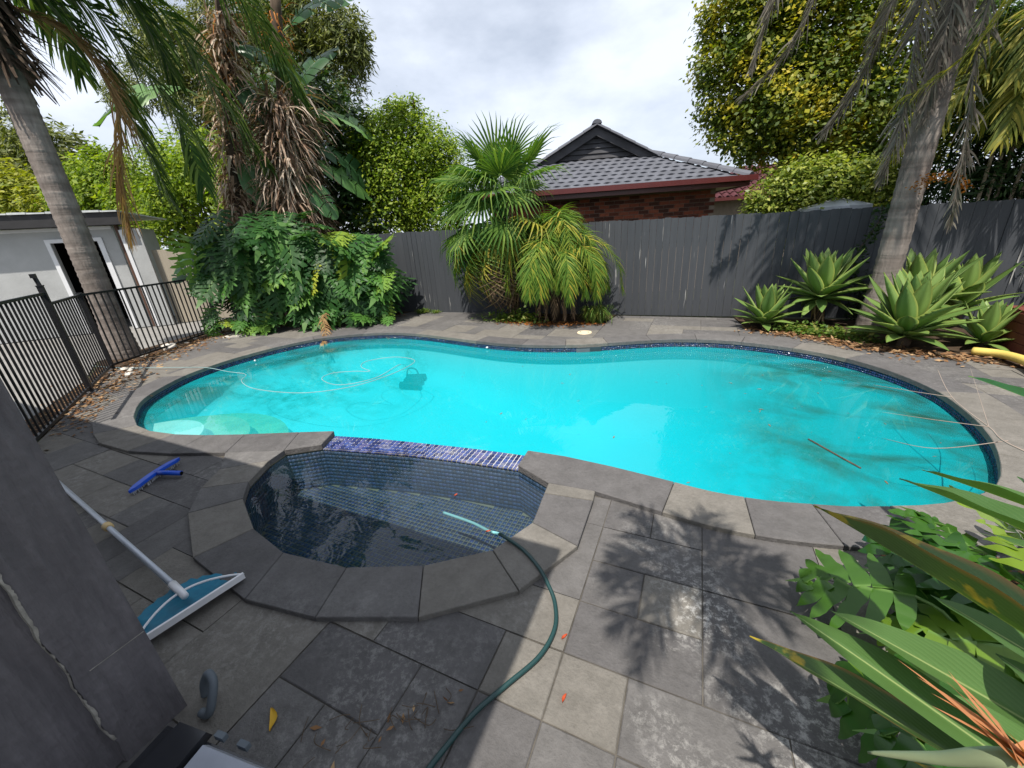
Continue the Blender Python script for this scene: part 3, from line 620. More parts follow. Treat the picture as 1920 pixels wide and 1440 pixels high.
# ------------------------------------------------------------------ shed
sa = Vector((-13.32, 4.85, 0)); SA = R(48); sx_ = Vector((math.cos(SA), math.sin(SA), 0)); sn_ = Vector((math.sin(SA), -math.cos(SA), 0))
shed = thing('shed', sa, 'pale grey rendered shed with open doorway and dark fascia', 'shed')
def sbox(name, s0, s1, n0, n1, z0, z1, mat, par=shed):
    mb = MB(); c = sa + sx_ * ((s0 + s1) / 2) + sn_ * ((n0 + n1) / 2); mb.box((c.x, c.y, (z0 + z1) / 2), (s1 - s0, n1 - n0, z1 - z0), SA); return mb.put(name, mat, par)
sbox('wall', -5.5, -.6, -.12, 0, 0, 2.45, M['render_grey']); sbox('wall', .25, .62, -.12, 0, 0, 2.45, M['render_grey']); sbox('wall', -.6, .25, -.12, 0, 2.13, 2.45, M['render_grey'])
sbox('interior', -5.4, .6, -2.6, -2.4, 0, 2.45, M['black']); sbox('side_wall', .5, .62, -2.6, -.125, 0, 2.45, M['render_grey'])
df = sbox('door_frame', -.68, -.6, -.1, .03, 0, 2.21, M['white_paint']); sbox('door_jamb', .25, .35, -.1, .03, 0, 2.21, M['white_paint'], shed); sbox('door_head', -.6, .25, -.1, .028, 2.13, 2.21, M['white_paint'], shed)
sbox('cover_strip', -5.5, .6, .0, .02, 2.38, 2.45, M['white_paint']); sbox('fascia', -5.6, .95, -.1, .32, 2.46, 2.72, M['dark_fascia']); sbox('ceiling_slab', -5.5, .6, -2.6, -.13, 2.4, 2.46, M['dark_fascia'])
mb = MB(); c = sa + sx_ * .72 + sn_ * .06; mb.tube([(c.x, c.y, 0), (c.x, c.y, 2.46)], .045, 10); mb.put('downpipe', M['brown_pipe'], shed)
for i in range(21):
    s0 = -5.6 + i * .312; sbox('roof_tile', s0, s0 + .295, -2.9 , .36, 2.73 + .0, 2.76 + .012 * (i % 2), M['light_roof'])
wp = sa + sx_ * .8 + sn_ * .12
mb = MB(); c = sa + sx_ * .97 + sn_ * .1; mb.box((c.x, c.y, 1.18), (.36, .1, 2.36), SA); wg = thing('wing_wall', (c.x, c.y, 0), 'pale rendered wing wall standing right of the shed doorway', 'wall'); mb.put('wall_panel', M['render_grey'], wg)
mb = MB(); c2 = sa + sx_ * .8 + sn_ * .155; mb.box((c2.x, c2.y, 1.17), (.07, .03, 2.34), SA); mb.put('corner_strip', M['white_paint'], wg)

# ------------------------------------------------------------------ brick house
HA = R(21); hd = Vector((math.cos(HA), math.sin(HA), 0)); hb = Vector((-math.sin(HA), math.cos(HA), 0)); HC = Vector((.917, 11.23, 0)); TS = math.tan(R(26))
def hp(s, d, z): return HC - hd * s + hb * d + Vector((0, 0, z))
HW = 6.4; GD = 1.76; EZ = 2.5
house = thing('brick_house', hp(3.2, .5, 0), 'red brick house with charcoal tiled roof and front gable', 'house')
mb = MB()
for q in ([(.5, .5), (.5, 9), (5.9, 9), (5.9, .5)],):
    p = [hp(s, d, 0) for s, d in q]; mb.prism([(a.x, a.y) for a in p][::-1], 0, 2.42)
wall = mb.put('wall', M['mortar'], house)
bm_ = MB(); bm_.box((0, 0, 0), (.228, .03, .074), 0, .985); brick_me = bm_.mesh('brick', M['brick'])
for r in range(10):
    z = 1.52 + r * .086; s = .5 + (.12 if r % 2 else 0)
    while s < 5.8:
        p = hp(s + .12, .497, z); put('brick', brick_me, wall, Matrix.Translation(p) @ Matrix.Rotation(HA, 4, 'Z')); s += .24
# roof planes
mb = MB()
e = [hp(0, 0, EZ), hp(HW, 0, EZ), hp(HW, 9.5, EZ), hp(0, 9.5, EZ)]; gz = EZ + GD * TS; az = EZ + HW / 2 * TS
gr, gl, ap, apb = hp(GD, GD, gz), hp(HW - GD, GD, gz), hp(HW / 2, GD, az), hp(HW / 2, 9.5, az)
mb.add([e[0], e[1], e[2], e[3], gr, gl, ap, apb], [(0, 1, 5, 4), (0, 4, 6, 7, 3), (1, 2, 7, 6, 5), (3, 7, 2), (0, 3, 2, 1)]); roof = mb.put('roof', M['roof'], house)
# interlocking tiles on the front slope
nseg = 10; prof = [(-.5 + i / nseg, .019 * (math.sin(2 * math.pi * (i / nseg) * 1.0 + .6) * .5 + .5)) for i in range(nseg + 1)]
TW, TL = .235, .235; v = []; f = []
for yy, dz in ((0, .026), (TL + .03, .006)):
    for px, pz in prof: v.append((px * TW, yy, pz + dz))
for px, pz in prof: v.append((px * TW, 0, 0))
k = nseg + 1
f = [(i, i + 1, k + i + 1, k + i) for i in range(nseg)] + [(2 * k + i, 2 * k + i + 1, i + 1, i) for i in range(nseg)]
tile_m = mesh('roof_tile', v, f, M['roof'], False)
sl = R(26); Rt = Matrix((hd, (hb * math.cos(sl) + Vector((0, 0, math.sin(sl)))), Vector((0, 0, math.cos(sl))) - hb * math.sin(sl))).transposed().to_4x4()
rowsn = int(GD / math.cos(sl) / TL) + 1
for r in range(rowsn):
    q = r * TL; d = q * math.cos(sl); 
    s = TW / 2 + (TW * .5 if r % 2 else 0)
    while s < HW:
        if s - TW * .3 > d + .05 and s + TW * .3 < HW - d - .05 and d < GD - .1:
            put('roof_tile', tile_m, roof, Matrix.Translation(hp(s, d, EZ + d * TS + .004)) @ Rt)
        s += TW
def caps(p, q, name, n, r=.11):
    p = Vector(p); q = Vector(q); t = (q - p).normalized(); ang = math.atan2(t.y, t.x); L = (q - p).length / n
    side = t.cross(Vector((0, 0, 1))).normalized(); up = side.cross(t); v = []; f = []; kk = 6
    for yy, sc in ((0, 1.12), (L + .03, .95)):
        for i in range(kk + 1):
            a = math.pi * i / kk; v.append(Vector((0, yy, 0)) + Vector((math.cos(a) * r * sc, 0, math.sin(a) * r * .75 * sc)))
    f = [(i, i + 1, kk + 2 + i, kk + 1 + i) for i in range(kk)] + [tuple(range(kk, -1, -1))]
    me = mesh(name, v, f, M['roof'], False); Mx = Matrix((side, t, up)).transposed().to_4x4()
    for i in range(n): put(name, me, roof, Matrix.Translation(p + t * L * i) @ Mx)
caps(hp(-.02, -.02, EZ + .02), hp(GD, GD, gz + .03), 'hip_cap', 7, .13); caps(hp(HW, 0, EZ + .02), hp(HW - GD, GD, gz + .03), 'hip_cap', 7, .13)
mb = MB(); mb.add([hp(GD - .2, GD - .26, gz - .2 * TS + .02), hp(HW / 2, GD - .26, az + .02), hp(HW - GD + .2, GD - .26, gz - .2 * TS + .02), hp(GD - .2, GD + .1, gz - .2 * TS + .02), hp(HW / 2, GD + .1, az + .02), hp(HW - GD + .2, GD + .1, gz - .2 * TS + .02)], [(0, 3, 4, 1), (1, 4, 5, 2)]); mb.put('gable_overhang', M['roof'], roof)
caps(hp(GD - .15, GD - .22, gz - .15 * TS + .0), hp(HW / 2, GD - .22, az + .03), 'ridge_cap', 5, .085); caps(hp(HW - GD + .15, GD - .22, gz - .15 * TS + .0), hp(HW / 2, GD - .22, az + .03), 'ridge_cap', 5, .085)
caps(hp(HW / 2, GD - .3, az + .06), hp(HW / 2, 9.5, az + .06), 'ridge_cap', 18)
# gable: weatherboards behind barge boards
gab = thing('gable_tmp', (0, 0, 0), 'x', 'x'); bpy.data.objects.remove(gab)
nb_ = 6; gh = az - gz
mb = MB(); a_, b_, c_ = hp(GD - .05, GD - .04, gz - .02), hp(HW - GD + .05, GD - .04, gz - .02), hp(HW / 2, GD - .04, az - .02); mb.add([a_, b_, c_], [(0, 1, 2)]); gable = mb.put('gable', M['gable_board'], house)
for i in range(nb_):
    z0 = gz + gh * i / nb_ + .01; z1 = gz + gh * (i + 1) / nb_ - .004; h0 = (az - z0) / TS - .12; h1 = (az - z1) / TS - .12
    if h1 < .02: continue
    v = [hp(HW / 2 - h0, GD - .10, z0), hp(HW / 2 + h0, GD - .10, z0), hp(HW / 2 + h1, GD - .07, z1), hp(HW / 2 - h1, GD - .07, z1), hp(HW / 2 - h0, GD - .05, z0), hp(HW / 2 + h0, GD - .05, z0)]
    put('weatherboard', mesh('weatherboard', v, [(0, 1, 2, 3), (0, 4, 5, 1)], M['gable_board']), gable)
for sg_ in (-1, 1):
    s0 = HW / 2 + sg_ * (HW / 2 - GD + .12); v = []
    for dd in (GD - .2, GD - .165):
        for s, z in ((s0, gz - .12 * TS), (HW / 2, az), (HW / 2, az - .19), (s0 - sg_ * .42, gz - .12 * TS)): v.append(hp(s, dd, z))
    put('barge_board', mesh('barge_board', v, [(0, 1, 2, 3), (7, 6, 5, 4), (0, 4, 5, 1), (1, 5, 6, 2), (2, 6, 7, 3), (3, 7, 4, 0)], M['gable_board']), gable)
def hbox(name, s0, s1, d0, d1, z0, z1, mat, par=house):
    mb = MB(); c = hp((s0 + s1) / 2, (d0 + d1) / 2, (z0 + z1) / 2); mb.box(c, (abs(s1 - s0), abs(d1 - d0), z1 - z0), HA); return mb.put(name, mat, par)
gu = hbox('gutter', -.13, HW + .13, -.14, -.02, EZ - .06, EZ + .05, M['gutter']); hbox('gutter', -.14, -.02, -.021, 9.5, EZ - .06, EZ + .05, M['gutter'])
hbox('fascia', -.02, HW + .02, -.019, .01, EZ - .16, EZ + .01, M['gutter']); hbox('fascia', -.019, .01, .011, 9.4, EZ - .16, EZ + .01, M['gutter'])
hbox('soffit', .012, HW - .01, .012, .47, EZ - .13, EZ - .115, M['soffit']); hbox('soffit', .012, .49, .472, 9.4, EZ - .13, EZ - .115, M['soffit'])
# farther house: a maroon tiled roof
h2 = thing('neighbour_house', (2.9, 22, 0), 'distant house with maroon tiled roof beyond brick house corner', 'house')
mb = MB(); mb.box((2.3, 22.5, 1.2), (7, 5, 2.4), R(21)); mb.put('wall', M['mortar'], h2)
mb = MB(); c = Vector((2.3, 22.5, 0)); ux = hd; uy = hb
def q2(a, b, z): return c + ux * a + uy * b + Vector((0, 0, z))
mb.add([q2(-4, -3, 2.4), q2(4, -3, 2.4), q2(4, 3, 2.4), q2(-4, 3, 2.4), q2(-1, 0, 3.75), q2(1.2, 0, 3.75)], [(0, 1, 5, 4), (1, 2, 5), (2, 3, 4, 5), (3, 0, 4), (3, 2, 1, 0)]); r2 = mb.put('roof', M['maroon_roof'], h2)
v = []; f = []
for rw in range(9):
    for cc in range(26):
        t0, t1 = rw / 9, (rw + 1) / 9; a0 = -4 + cc * .31
        if -4 + 3 * t1 < a0 < 4 - 2.8 * t1 - .3:
            n0 = len(v)
            for aa, zz in ((0, 0), (.08, .07), (.16, .07), (.26, 0)):
                for tt, lift in ((t0, .06), (t1, .02)): v.append(q2(a0 + aa, -3 + 3 * tt, 2.4 + 1.35 * tt + zz + lift))
            f += [(n0 + 2 * i, n0 + 2 * i + 2, n0 + 2 * i + 3, n0 + 2 * i + 1) for i in range(3)]
o = put('roof_tiles', mesh('roof_tiles', v, f, M['maroon_roof']), h2); tag(o, kind='stuff')
mb = MB(); mb.box(q2(0, -3.05, 2.4), (8.1, .1, .12), R(21)); mb.put('gutter', M['gutter'], h2)
# umbrella canopy behind the fence
um = thing('garden_umbrella', (2.1, 9.1, 0), 'grey canvas umbrella top peeping over the fence', 'umbrella')
v = [(2.1, 9.1, 1.9)] + [(2.1 + .55 * math.cos(R(45 * k + 10)), 9.1 + .5 * math.sin(R(45 * k + 10)), 1.74) for k in range(8)]
for k in range(8):
    put('canopy_panel', mesh('canopy_panel', [v[0], v[1 + k], v[1 + (k + 1) % 8], (v[1 + k][0], v[1 + k][1], v[1 + k][2] - .06), (v[1 + (k + 1) % 8][0], v[1 + (k + 1) % 8][1], v[1][2] - .06)], [(0, 1, 2), (1, 3, 4, 2)], M['tarp']), um)
mb = MB(); mb.tube([(2.1, 9.1, 0), (2.1, 9.1, 1.88)], .02, 8); mb.put('pole', M['grey_metal'], um)

# ------------------------------------------------------------------ foliage builders
def crown(blobs, n, size, aspect=.5, droop=0., clump=14, shell=.55, sig=.16, jitter=.35, seed=0):
    g = np.random.default_rng(seed); b = np.array(blobs, float); w = b[:, 3] ** 2; w /= w.sum()
    nc = max(4, n // clump); bi = g.choice(len(b), nc, p=w); d = g.normal(size=(nc, 3)); d /= np.linalg.norm(d, axis=1)[:, None]
    rad = b[bi, 3] * (shell + (1 - shell) * np.sqrt(g.random(nc))); cc = b[bi, :3] + d * rad[:, None]
    li = np.repeat(np.arange(nc), clump); N = len(li)
    p = cc[li] + g.normal(size=(N, 3)) * (sig * b[bi[li], 3][:, None] ** .5 * .6)
    nrm = d[li] * .6 + g.normal(size=(N, 3)) * .45 + np.array([0, -.15, .75]); out = g.normal(size=(N, 3)); out[:, 2] -= droop + .2; out -= nrm * (np.sum(out * nrm, 1) / np.sum(nrm * nrm, 1))[:, None]; out /= np.linalg.norm(out, axis=1)[:, None]
    side = np.cross(out, nrm); side /= np.linalg.norm(side, axis=1)[:, None] + 1e-6
    s = size * (1 + jitter * g.normal(size=N)).clip(.4, 1.8); L = out * s[:, None]; Wd = side * (s * aspect * .5)[:, None]
    V = np.stack([p, p + L * .45 + Wd, p + L, p + L * .45 - Wd], 1).reshape(-1, 3); F = np.arange(len(V)).reshape(-1, 4)
    return V, F
def tree(name, base, blobs, n, size, mat, label, bark='bark', tr=.15, cat='tree', group=None, **kw):
    root = thing(name, (*base, 0), label, cat, group); V, F = crown(blobs, n, size, **kw); put('crown', mesh('crown', V, F, M[mat]), root)
    b = sorted(blobs, key=lambda q: q[2]); mid = np.mean([q[:3] for q in blobs], 0); mb = MB()
    fork = (base[0] * .6 + mid[0] * .4, base[1] * .6 + mid[1] * .4, mid[2] * .5); mb.tube(smoothpath([(*base, -.05), (base[0] + .05, base[1], fork[2] * .5), fork], 4), [tr * (1 - .4 * i / 8) for i in range(9)], 8)
    rr = random.Random(len(blobs))
    for q in rr.sample(list(blobs), min(9, len(blobs))):
        m_ = [(fork[i] + q[i]) / 2 + rr.uniform(-.2, .2) * q[3] for i in range(3)]; pts = smoothpath([fork, m_, q[:3]], 4); mb.tube(pts, [tr * .55 * (1 - .85 * i / (len(pts) - 1)) for i in range(len(pts))], 6)
    mb.put('trunk', M[bark], root, True); return root
EUC = [(-16.22, 18.0, 11.02, 1.26), (-17.67, 18.0, 11.95, 1.53), (-16.51, 18.0, 10.06, 1.16), (-15.58, 18.0, 10.29, .88), (-16.5, 18.0, 8.89, .9), (-17.93, 18.0, 10.6, 1.0), (-18.91, 18.0, 11.6, 1.58), (-18.57, 18.0, 8.21, .8), (-20.92, 18.0, 12.47, 1.89), (-19.9, 18.0, 9.78, 1.2), (-23.46, 18.0, 12.59, 2.27), (-28.04, 18.0, 12.34, 2.17), (-29.74, 18.0, 13.94, 1.87), (-31.72, 18.0, 11.99, 1.66), (-27.87, 18.0, 9.97, 1.92), (-35.5, 18.0, 11.8, 1.2), (-22.54, 18.0, 10.79, 1.72), (-25.5, 18.5, 9.0, 1.8)]
tree('eucalyptus_tree', (-22, 18.3), EUC, 66000, .3, 'euc', 'tall olive green eucalyptus towering behind the shaggy palms', 'pale_bark', .4, aspect=.2, droop=1.2, clump=26, shell=.45, sig=.28, seed=1)
HEDGE = [(-7.32, 9.6, 4.1, .83), (-8.25, 9.6, 4.0, .8), (-6.54, 9.6, 3.78, .75), (-6.13, 9.6, 3.28, .68), (-7.5, 9.6, 3.31, 1.15), (-8.79, 9.6, 3.45, .9), (-7.87, 9.6, 2.41, 1.2), (-6.43, 9.6, 2.43, .85), (-9.07, 9.6, 3.85, .6), (-7.4, 9.6, 4.62, .38), (-6.85, 9.6, 4.66, .28), (-8.14, 9.6, 4.5, .38), (-5.85, 9.6, 3.0, .48), (-9.43, 9.6, 4.0, .45), (-7.2, 9.6, 4.85, .16), (-6.75, 9.6, 4.9, .14)]
tree('hedge_tree', (-7.5, 9.7), HEDGE, 52000, .085, 'hedge', 'rounded bright green leafy tree behind the charcoal fence', aspect=.5, clump=24, shell=.62, sig=.22, seed=2)
ELM = [(-.0, 13.0, 5.92, .52), (.02, 13.0, 5.26, .62), (.17, 13.0, 4.5, .58), (.49, 13.0, 3.9, .62), (.9, 13.0, 5.09, 1.03), (.56, 13.0, 5.97, 1.01), (1.46, 13.0, 5.58, 1.1), (1.27, 13.0, 4.1, 1.0), (1.03, 13.0, 3.4, .55), (1.88, 13.0, 4.28, 1.27), (2.29, 13.0, 5.4, 1.31), (2.76, 13.0, 3.92, 1.36), (2.05, 13.0, 3.26, .92), (3.16, 13.0, 2.89, 1.01), (3.38, 13.0, 4.61, 1.4), (3.89, 13.0, 3.12, 1.09), (3.93, 13.0, 5.22, 1.11), (.06, 13.0, 6.48, .63), (3.66, 13.0, 2.39, .63), (1.6, 13, 6.6, 1.1), (3, 13, 6.5, 1.3), (.7, 13, 7, .9)]
tree('elm_tree', (2.7, 13.3), ELM, 80000, .1, 'elm', 'large golden green elm overhanging the fence at right', tr=.28, aspect=.6, clump=28, droop=.3, shell=.5, sig=.25, seed=3)
BUSH = [(1.11, 9.3, 1.95, .34), (1.41, 9.3, 2.15, .38), (1.82, 9.3, 2.1, .45), (2.21, 9.3, 2.06, .42), (2.6, 9.3, 1.94, .41), (1.54, 9.3, 2.36, .22), (2.09, 9.3, 2.32, .25), (2.46, 9.3, 2.26, .22), (2.83, 9.3, 1.83, .36), (.96, 9.3, 1.8, .2), (1.8, 9.4, 1.6, .6)]
tree('citrus_bush', (1.9, 9.5), BUSH, 15000, .08, 'bush', 'pale yellow green bush above fence below the elm', tr=.06, cat='bush', aspect=.5, clump=16, shell=.35, sig=.26, seed=4)
RV = [(3.78, 8.9, 2.23, .47), (3.77, 8.9, 2.9, .61), (4.27, 8.9, 1.46, .56), (3.95, 8.9, 1.49, .41), (3.85, 8.9, 3.5, .65), (3.6, 8.9, 3.57, .5), (3.75, 8.9, 1.88, .41), (4.24, 8.9, 2.17, .61), (4.44, 8.9, .85, .49), (4.3, 8.9, .94, .38), (4.4, 8.9, 3.0, .7), (4.8, 8.7, 1.6, .8), (4.9, 8.2, .8, .6), (4.9, 8.7, 2.6, .8), (3.4, 9.3, 2.1, .5), (3.15, 9.3, 1.8, .4), (4.9, 9, 3.4, .8)]
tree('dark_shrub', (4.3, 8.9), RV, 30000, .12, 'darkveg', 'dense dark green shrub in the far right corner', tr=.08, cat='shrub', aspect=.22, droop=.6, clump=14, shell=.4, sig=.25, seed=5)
T1 = [(-42.65, 14.0, 8.4, 1.9), (-38.06, 14.0, 8.7, 1.6), (-35.59, 14.0, 8.3, 1.2), (-43.2, 14.0, 10.2, 1.9), (-40.71, 14.0, 7.9, 2.0), (-38, 14, 6.5, 2.0), (-46, 14, 9, 2.5)]
tree('background_tree', (-40, 14), T1, 14000, .4, 'euc', 'broad dark olive tree far behind the shed roof', 'bark', .3, aspect=.3, clump=20, shell=.5, sig=.3, seed=6)
T2 = [(-34.9, 11.0, 5.5, 1.3), (-37.3, 11.0, 6.0, 1.6), (-32.3, 11.0, 4.8, 1.0), (-35, 11, 4, 1.6), (-39.5, 11, 5.4, 1.8)]
tree('wattle_bush', (-35.5, 11.2), T2, 11000, .26, 'yellowbush', 'bright yellow green bush behind shed at left edge', 'bark', .15, cat='bush', aspect=.45, clump=14, shell=.6, sig=.3, seed=7)
T3 = [(-24.37, 10.0, 5.0, .95), (-23.75, 10.0, 4.2, .95), (-26.54, 10.0, 4.4, 1.0), (-22.11, 10.0, 4.9, .8), (-23.0, 10.0, 5.5, .6), (-24.5, 10, 3.4, 1.3), (-21.5, 10, 3.8, 1.0)]
tree('leafy_tree', (-24, 10.2), T3, 22000, .16, 'hedge', 'mid green leafy tree behind shed beside the palm trunk', 'bark', .12, aspect=.5, clump=14, shell=.6, sig=.25, seed=8)
T4 = [(-16.02, 9.0, 4.6, .85), (-14.88, 9.0, 4.1, .95), (-17.33, 9.0, 4.2, 1.0), (-16.2, 9.0, 3.45, 1.2), (-18.01, 9.0, 3.3, 1.0), (-14.28, 9.0, 4.6, .65), (-17.36, 9.0, 2.7, 1.0), (-13.2, 9, 3.4, .9), (-13.5, 9, 2.4, .9)]
tree('leafy_tree', (-15.8, 9.2), T4, 24000, .13, 'hedge', 'shaded green tree behind the left palm fronds and paling fence', 'bark', .12, aspect=.5, clump=14, shell=.6, sig=.22, seed=9)

T5 = [(-9.6, 8.5, 2.6, .8), (-8.6, 8.7, 3.0, .8), (-10.4, 8.3, 3.2, .9), (-9.2, 8.8, 3.9, .7), (-8.2, 8.9, 2.3, .7), (-11.2, 8.2, 2.4, .8), (-10.2, 8.6, 4.3, .7), (-10.6, 9, 5.3, .9), (-9.4, 9, 5.2, .8), (-8.5, 9, 4.5, .6), (-11.6, 9, 4.5, .9)]
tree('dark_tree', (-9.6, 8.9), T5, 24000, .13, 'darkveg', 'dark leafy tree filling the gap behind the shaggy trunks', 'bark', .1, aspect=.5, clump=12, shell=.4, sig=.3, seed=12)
def frond(pts, leaflet, n, width=.022, ang=55, droop=.6, seed=0, mat='queen', rw=.018, taper=True, both=True, wild=.25):
    """one pinnate palm frond along a world-space rachis: MB of rachis and leaflets"""
    g = random.Random(seed); path = smoothpath(pts, 8); m = len(path); mb = MB()
    mb.tube(path, [rw * (1 - .85 * i / (m - 1)) for i in range(m)], 5)
    for i in range(n):
        t = .06 + .93 * i / n; k = t * (m - 1); j = min(int(k), m - 2); p = path[j].lerp(path[j + 1], k - j); tg = (path[j + 1] - path[j]).normalized()
        sd = tg.cross(Vector((0, 0, 1))); sd = Vector((1, 0, 0)) if sd.length < .05 else sd; sd.normalize(); up = sd.cross(tg)
        ll = leaflet * ((.45 + 1.6 * t) if t < .35 else (1.0 if t < .7 else 1.0 - (t - .7) * 2.0)) * g.uniform(.8, 1.15)
        for s in ((-1, 1) if both else (1,)):
            a = R(ang * (1.05 - .55 * t) + g.uniform(-12, 12)); d = (sd * s * math.sin(a) + tg * math.cos(a) + up * g.uniform(-.1, .35)).normalized() + Vector((g.gauss(0, 1), g.gauss(0, 1), g.gauss(0, 1))) * wild * .3
            d.normalize(); q = p.copy(); pr = None; seg = 4; ws = tg.cross(d); ws = Vector((1, 0, 0)) if ws.length < .05 else ws
            ax = d.cross(ws).normalized(); base = len(mb.v); v = []; f = []
            for e in range(seg + 1):
                w = width * (.55, 1, .9, .6, .06)[e]; sdv = (ax if abs(ax.dot(d)) < .9 else ws)
                v += [q - sdv * w * .5, q + sdv * w * .5]; q = q + d * (ll / seg); d = (d + Vector((0, 0, -droop * .5))).normalized()
            mb.add(v, [(2 * e, 2 * e + 1, 2 * e + 3, 2 * e + 2) for e in range(seg)])
    return mb
def ringed_trunk(base, top, r0, r1, step=.09, flare=1.35):
    mb = MB(); b = Vector(base); t = Vector(top); n = int((t - b).length / step) * 2; pts = []; rr = []
    for i in range(n + 1):
        k = i / n; pts.append(b.lerp(t, k) + Vector((math.sin(k * 3) * .03, math.cos(k * 2.2) * .02, 0))); r = r0 + (r1 - r0) * k; r *= 1 + (flare - 1) * max(0, 1 - k * 7); rr.append(r * (1.035 if i % 2 else .985))
    mb.tube(pts, rr, 18); return mb

# ---- left queen palm
pl = thing('queen_palm', (-9.5, 3.33, 0), 'tall ringed palm trunk with drooping fronds beside the shed', 'palm tree', 'queen palms')
ringed_trunk((-9.5, 3.33, -.03), (-9.47, 3.42, 4.75), .185, .165).put('trunk', M['palm_trunk'], pl, True)
mb = MB()
for i in range(420):
    a = random.uniform(0, 6.28); z = random.uniform(4.45, 5.7); r = .16 + random.uniform(0, .2); p = Vector((-9.47 + r * math.cos(a), 3.42 + r * math.sin(a), z)); o_ = Vector((math.cos(a), math.sin(a), 0)) * random.uniform(.1, .3)
    w = Vector((-math.sin(a), math.cos(a), 0)) * random.uniform(.02, .05); e_ = p + o_ + Vector((0, 0, -random.uniform(.1, .55))); mb.add([p - w, p + w, e_ + w * .3, e_ - w * .3], [(0, 1, 2, 3)])
mb.tube([(-9.47, 3.42, 4.6), (-9.46, 3.43, 5.7)], [.2, .16], 10); mb.put('leaf_bases', M['bark'], pl)
K = Vector((-9.46, 3.43, 5.6))
FR = [([K, (-9.0, 4.6, 6.0), (-8.71, 5.55, 5.45), (-8.58, 5.95, 4.3), (-8.4, 6.4, 3.3)], .72, 'queen'), ([K, (-9.2, 4.1, 5.75), (-9.0, 4.75, 5.1), (-8.85, 5.2, 4.0), (-8.95, 5.35, 2.9)], .65, 'queen'), ([K, (-9.3, 4.0, 5.5), (-9.12, 4.5, 4.7), (-9.1, 4.6, 3.7), (-9.05, 4.75, 2.6)], .6, 'queen'),
      ([K, (-8.6, 5.0, 6.6), (-8.2, 6.2, 6.4), (-8.0, 6.9, 5.4), (-7.95, 7.2, 4.6)], .7, 'queen'), ([K, (-9.1, 4.3, 6.1), (-8.8, 5.0, 5.6), (-8.75, 5.3, 4.6)], .6, 'queen'), ([K, (-9.8, 3.0, 5.8), (-10.1, 2.5, 5.3), (-10.2, 2.2, 4.6)], .6, 'queen'), ([K, (-9.9, 3.9, 6.2), (-10.6, 4.6, 6.0), (-11.0, 5.0, 5.0)], .6, 'queen'),
      ([K, (-8.9, 3.1, 6.2), (-8.2, 2.9, 6.1), (-7.9, 2.8, 5.4)], .6, 'queen'), ([K, (-9.55, 3.1, 5.4), (-9.5, 3.0, 5.0), (-9.45, 2.95, 4.6)], .45, 'queen')]
for i, (p, l, m_) in enumerate(FR): frond(p, l * 1.4, 105, .046, 58, 1.0, i, m_).put('frond', M[m_], pl)
o = frond([(-9.4, 3.6, 5.2), (-9.2, 4.25, 4.95), (-9.12, 4.45, 4.1), (-9.2, 4.2, 3.0), (-9.27, 4.02, 2.0)], .75, 150, .02, 26, .8, 33, rw=.035, wild=.5).put('dead_frond', M['straw'], pl); o['label'] = 'straw coloured dead frond hanging down'
# ---- right queen palm
px_, py_ = 2.42, 7.2
pr = thing('queen_palm', (px_, py_, 0), 'grey ringed palm trunk with dead fronds behind the agaves', 'palm tree', 'queen palms')
ringed_trunk((px_, py_, -.03), (px_ - .06, py_, 5.3), .15, .14, .12).put('trunk', M['palm_trunk'], pr, True)
K = Vector((px_ - .06, py_, 5.25))
DF = [([K, (1.9, 7.0, 5.2), (1.15, 6.9, 4.5), (.85, 6.9, 3.62), (.36, 6.88, 3.12)], .24), ([K, (1.5, 6.7, 5.3), (.75, 6.9, 4.6), (.56, 6.9, 4.05), (.42, 6.9, 3.42)], .22), ([K, (2.1, 7.0, 4.6), (2.02, 6.95, 3.7), (2.08, 6.95, 2.7), (2.05, 6.95, 2.0)], .3), ([K, (2.6, 6.95, 4.5), (2.56, 6.93, 3.4), (2.7, 6.9, 2.3), (2.79, 6.9, 1.42)], .24), ([K, (1.9, 6.9, 4.7), (1.75, 6.9, 3.9), (1.6, 6.95, 3.1), (1.35, 6.95, 2.6)], .28), ([K, (2.3, 6.95, 4.6), (2.28, 6.98, 3.6), (2.3, 7.0, 2.6)], .3)]
for i, (p, l) in enumerate(DF): frond(p, l * 1.35, 170, .018, 40, .5, 50 + i, rw=.024, wild=.6).put('dead_frond', M['dead_frond'], pr)
for i, (p, l) in enumerate([([K, (2.9, 6.9, 5.8), (3.5, 6.5, 5.4), (3.9, 6.2, 4.5)], .5), ([K, (2.8, 7.6, 5.8), (3.3, 8.1, 5.3), (3.6, 8.3, 4.3)], .5), ([K, (1.9, 6.5, 6.2), (1.5, 5.7, 6.4), (1.1, 5.0, 6.0)], .6), ([K, (2.3, 6.5, 6.3), (2.2, 5.7, 6.5), (2.1, 5.0, 6.0)], .6), ([K, (2.7, 6.6, 6.2), (2.9, 5.8, 6.3), (3.1, 5.1, 5.8)], .6), ([K, (2.0, 6.8, 6.0), (1.6, 6.3, 6.0), (1.4, 5.8, 5.3)], .5), ([K, (2.1, 6.4, 6.4), (1.85, 5.5, 6.7), (1.7, 4.7, 6.3)], .7), ([K, (2.45, 6.4, 6.4), (2.5, 5.5, 6.7), (2.5, 4.7, 6.3)], .7), ([K, (2.3, 6.7, 6.0), (2.2, 6.2, 5.9), (2.0, 5.8, 5.3)], .6), ([K, (2.7, 6.8, 5.2), (2.75, 6.75, 4.0), (2.5, 6.8, 3.2), (1.9, 6.85, 2.75)], .4)]): frond(p, l, 60, .026, 55, .7, 70 + i).put('frond', M['golden' if i == 9 else 'queen'], pr)
mb = MB()
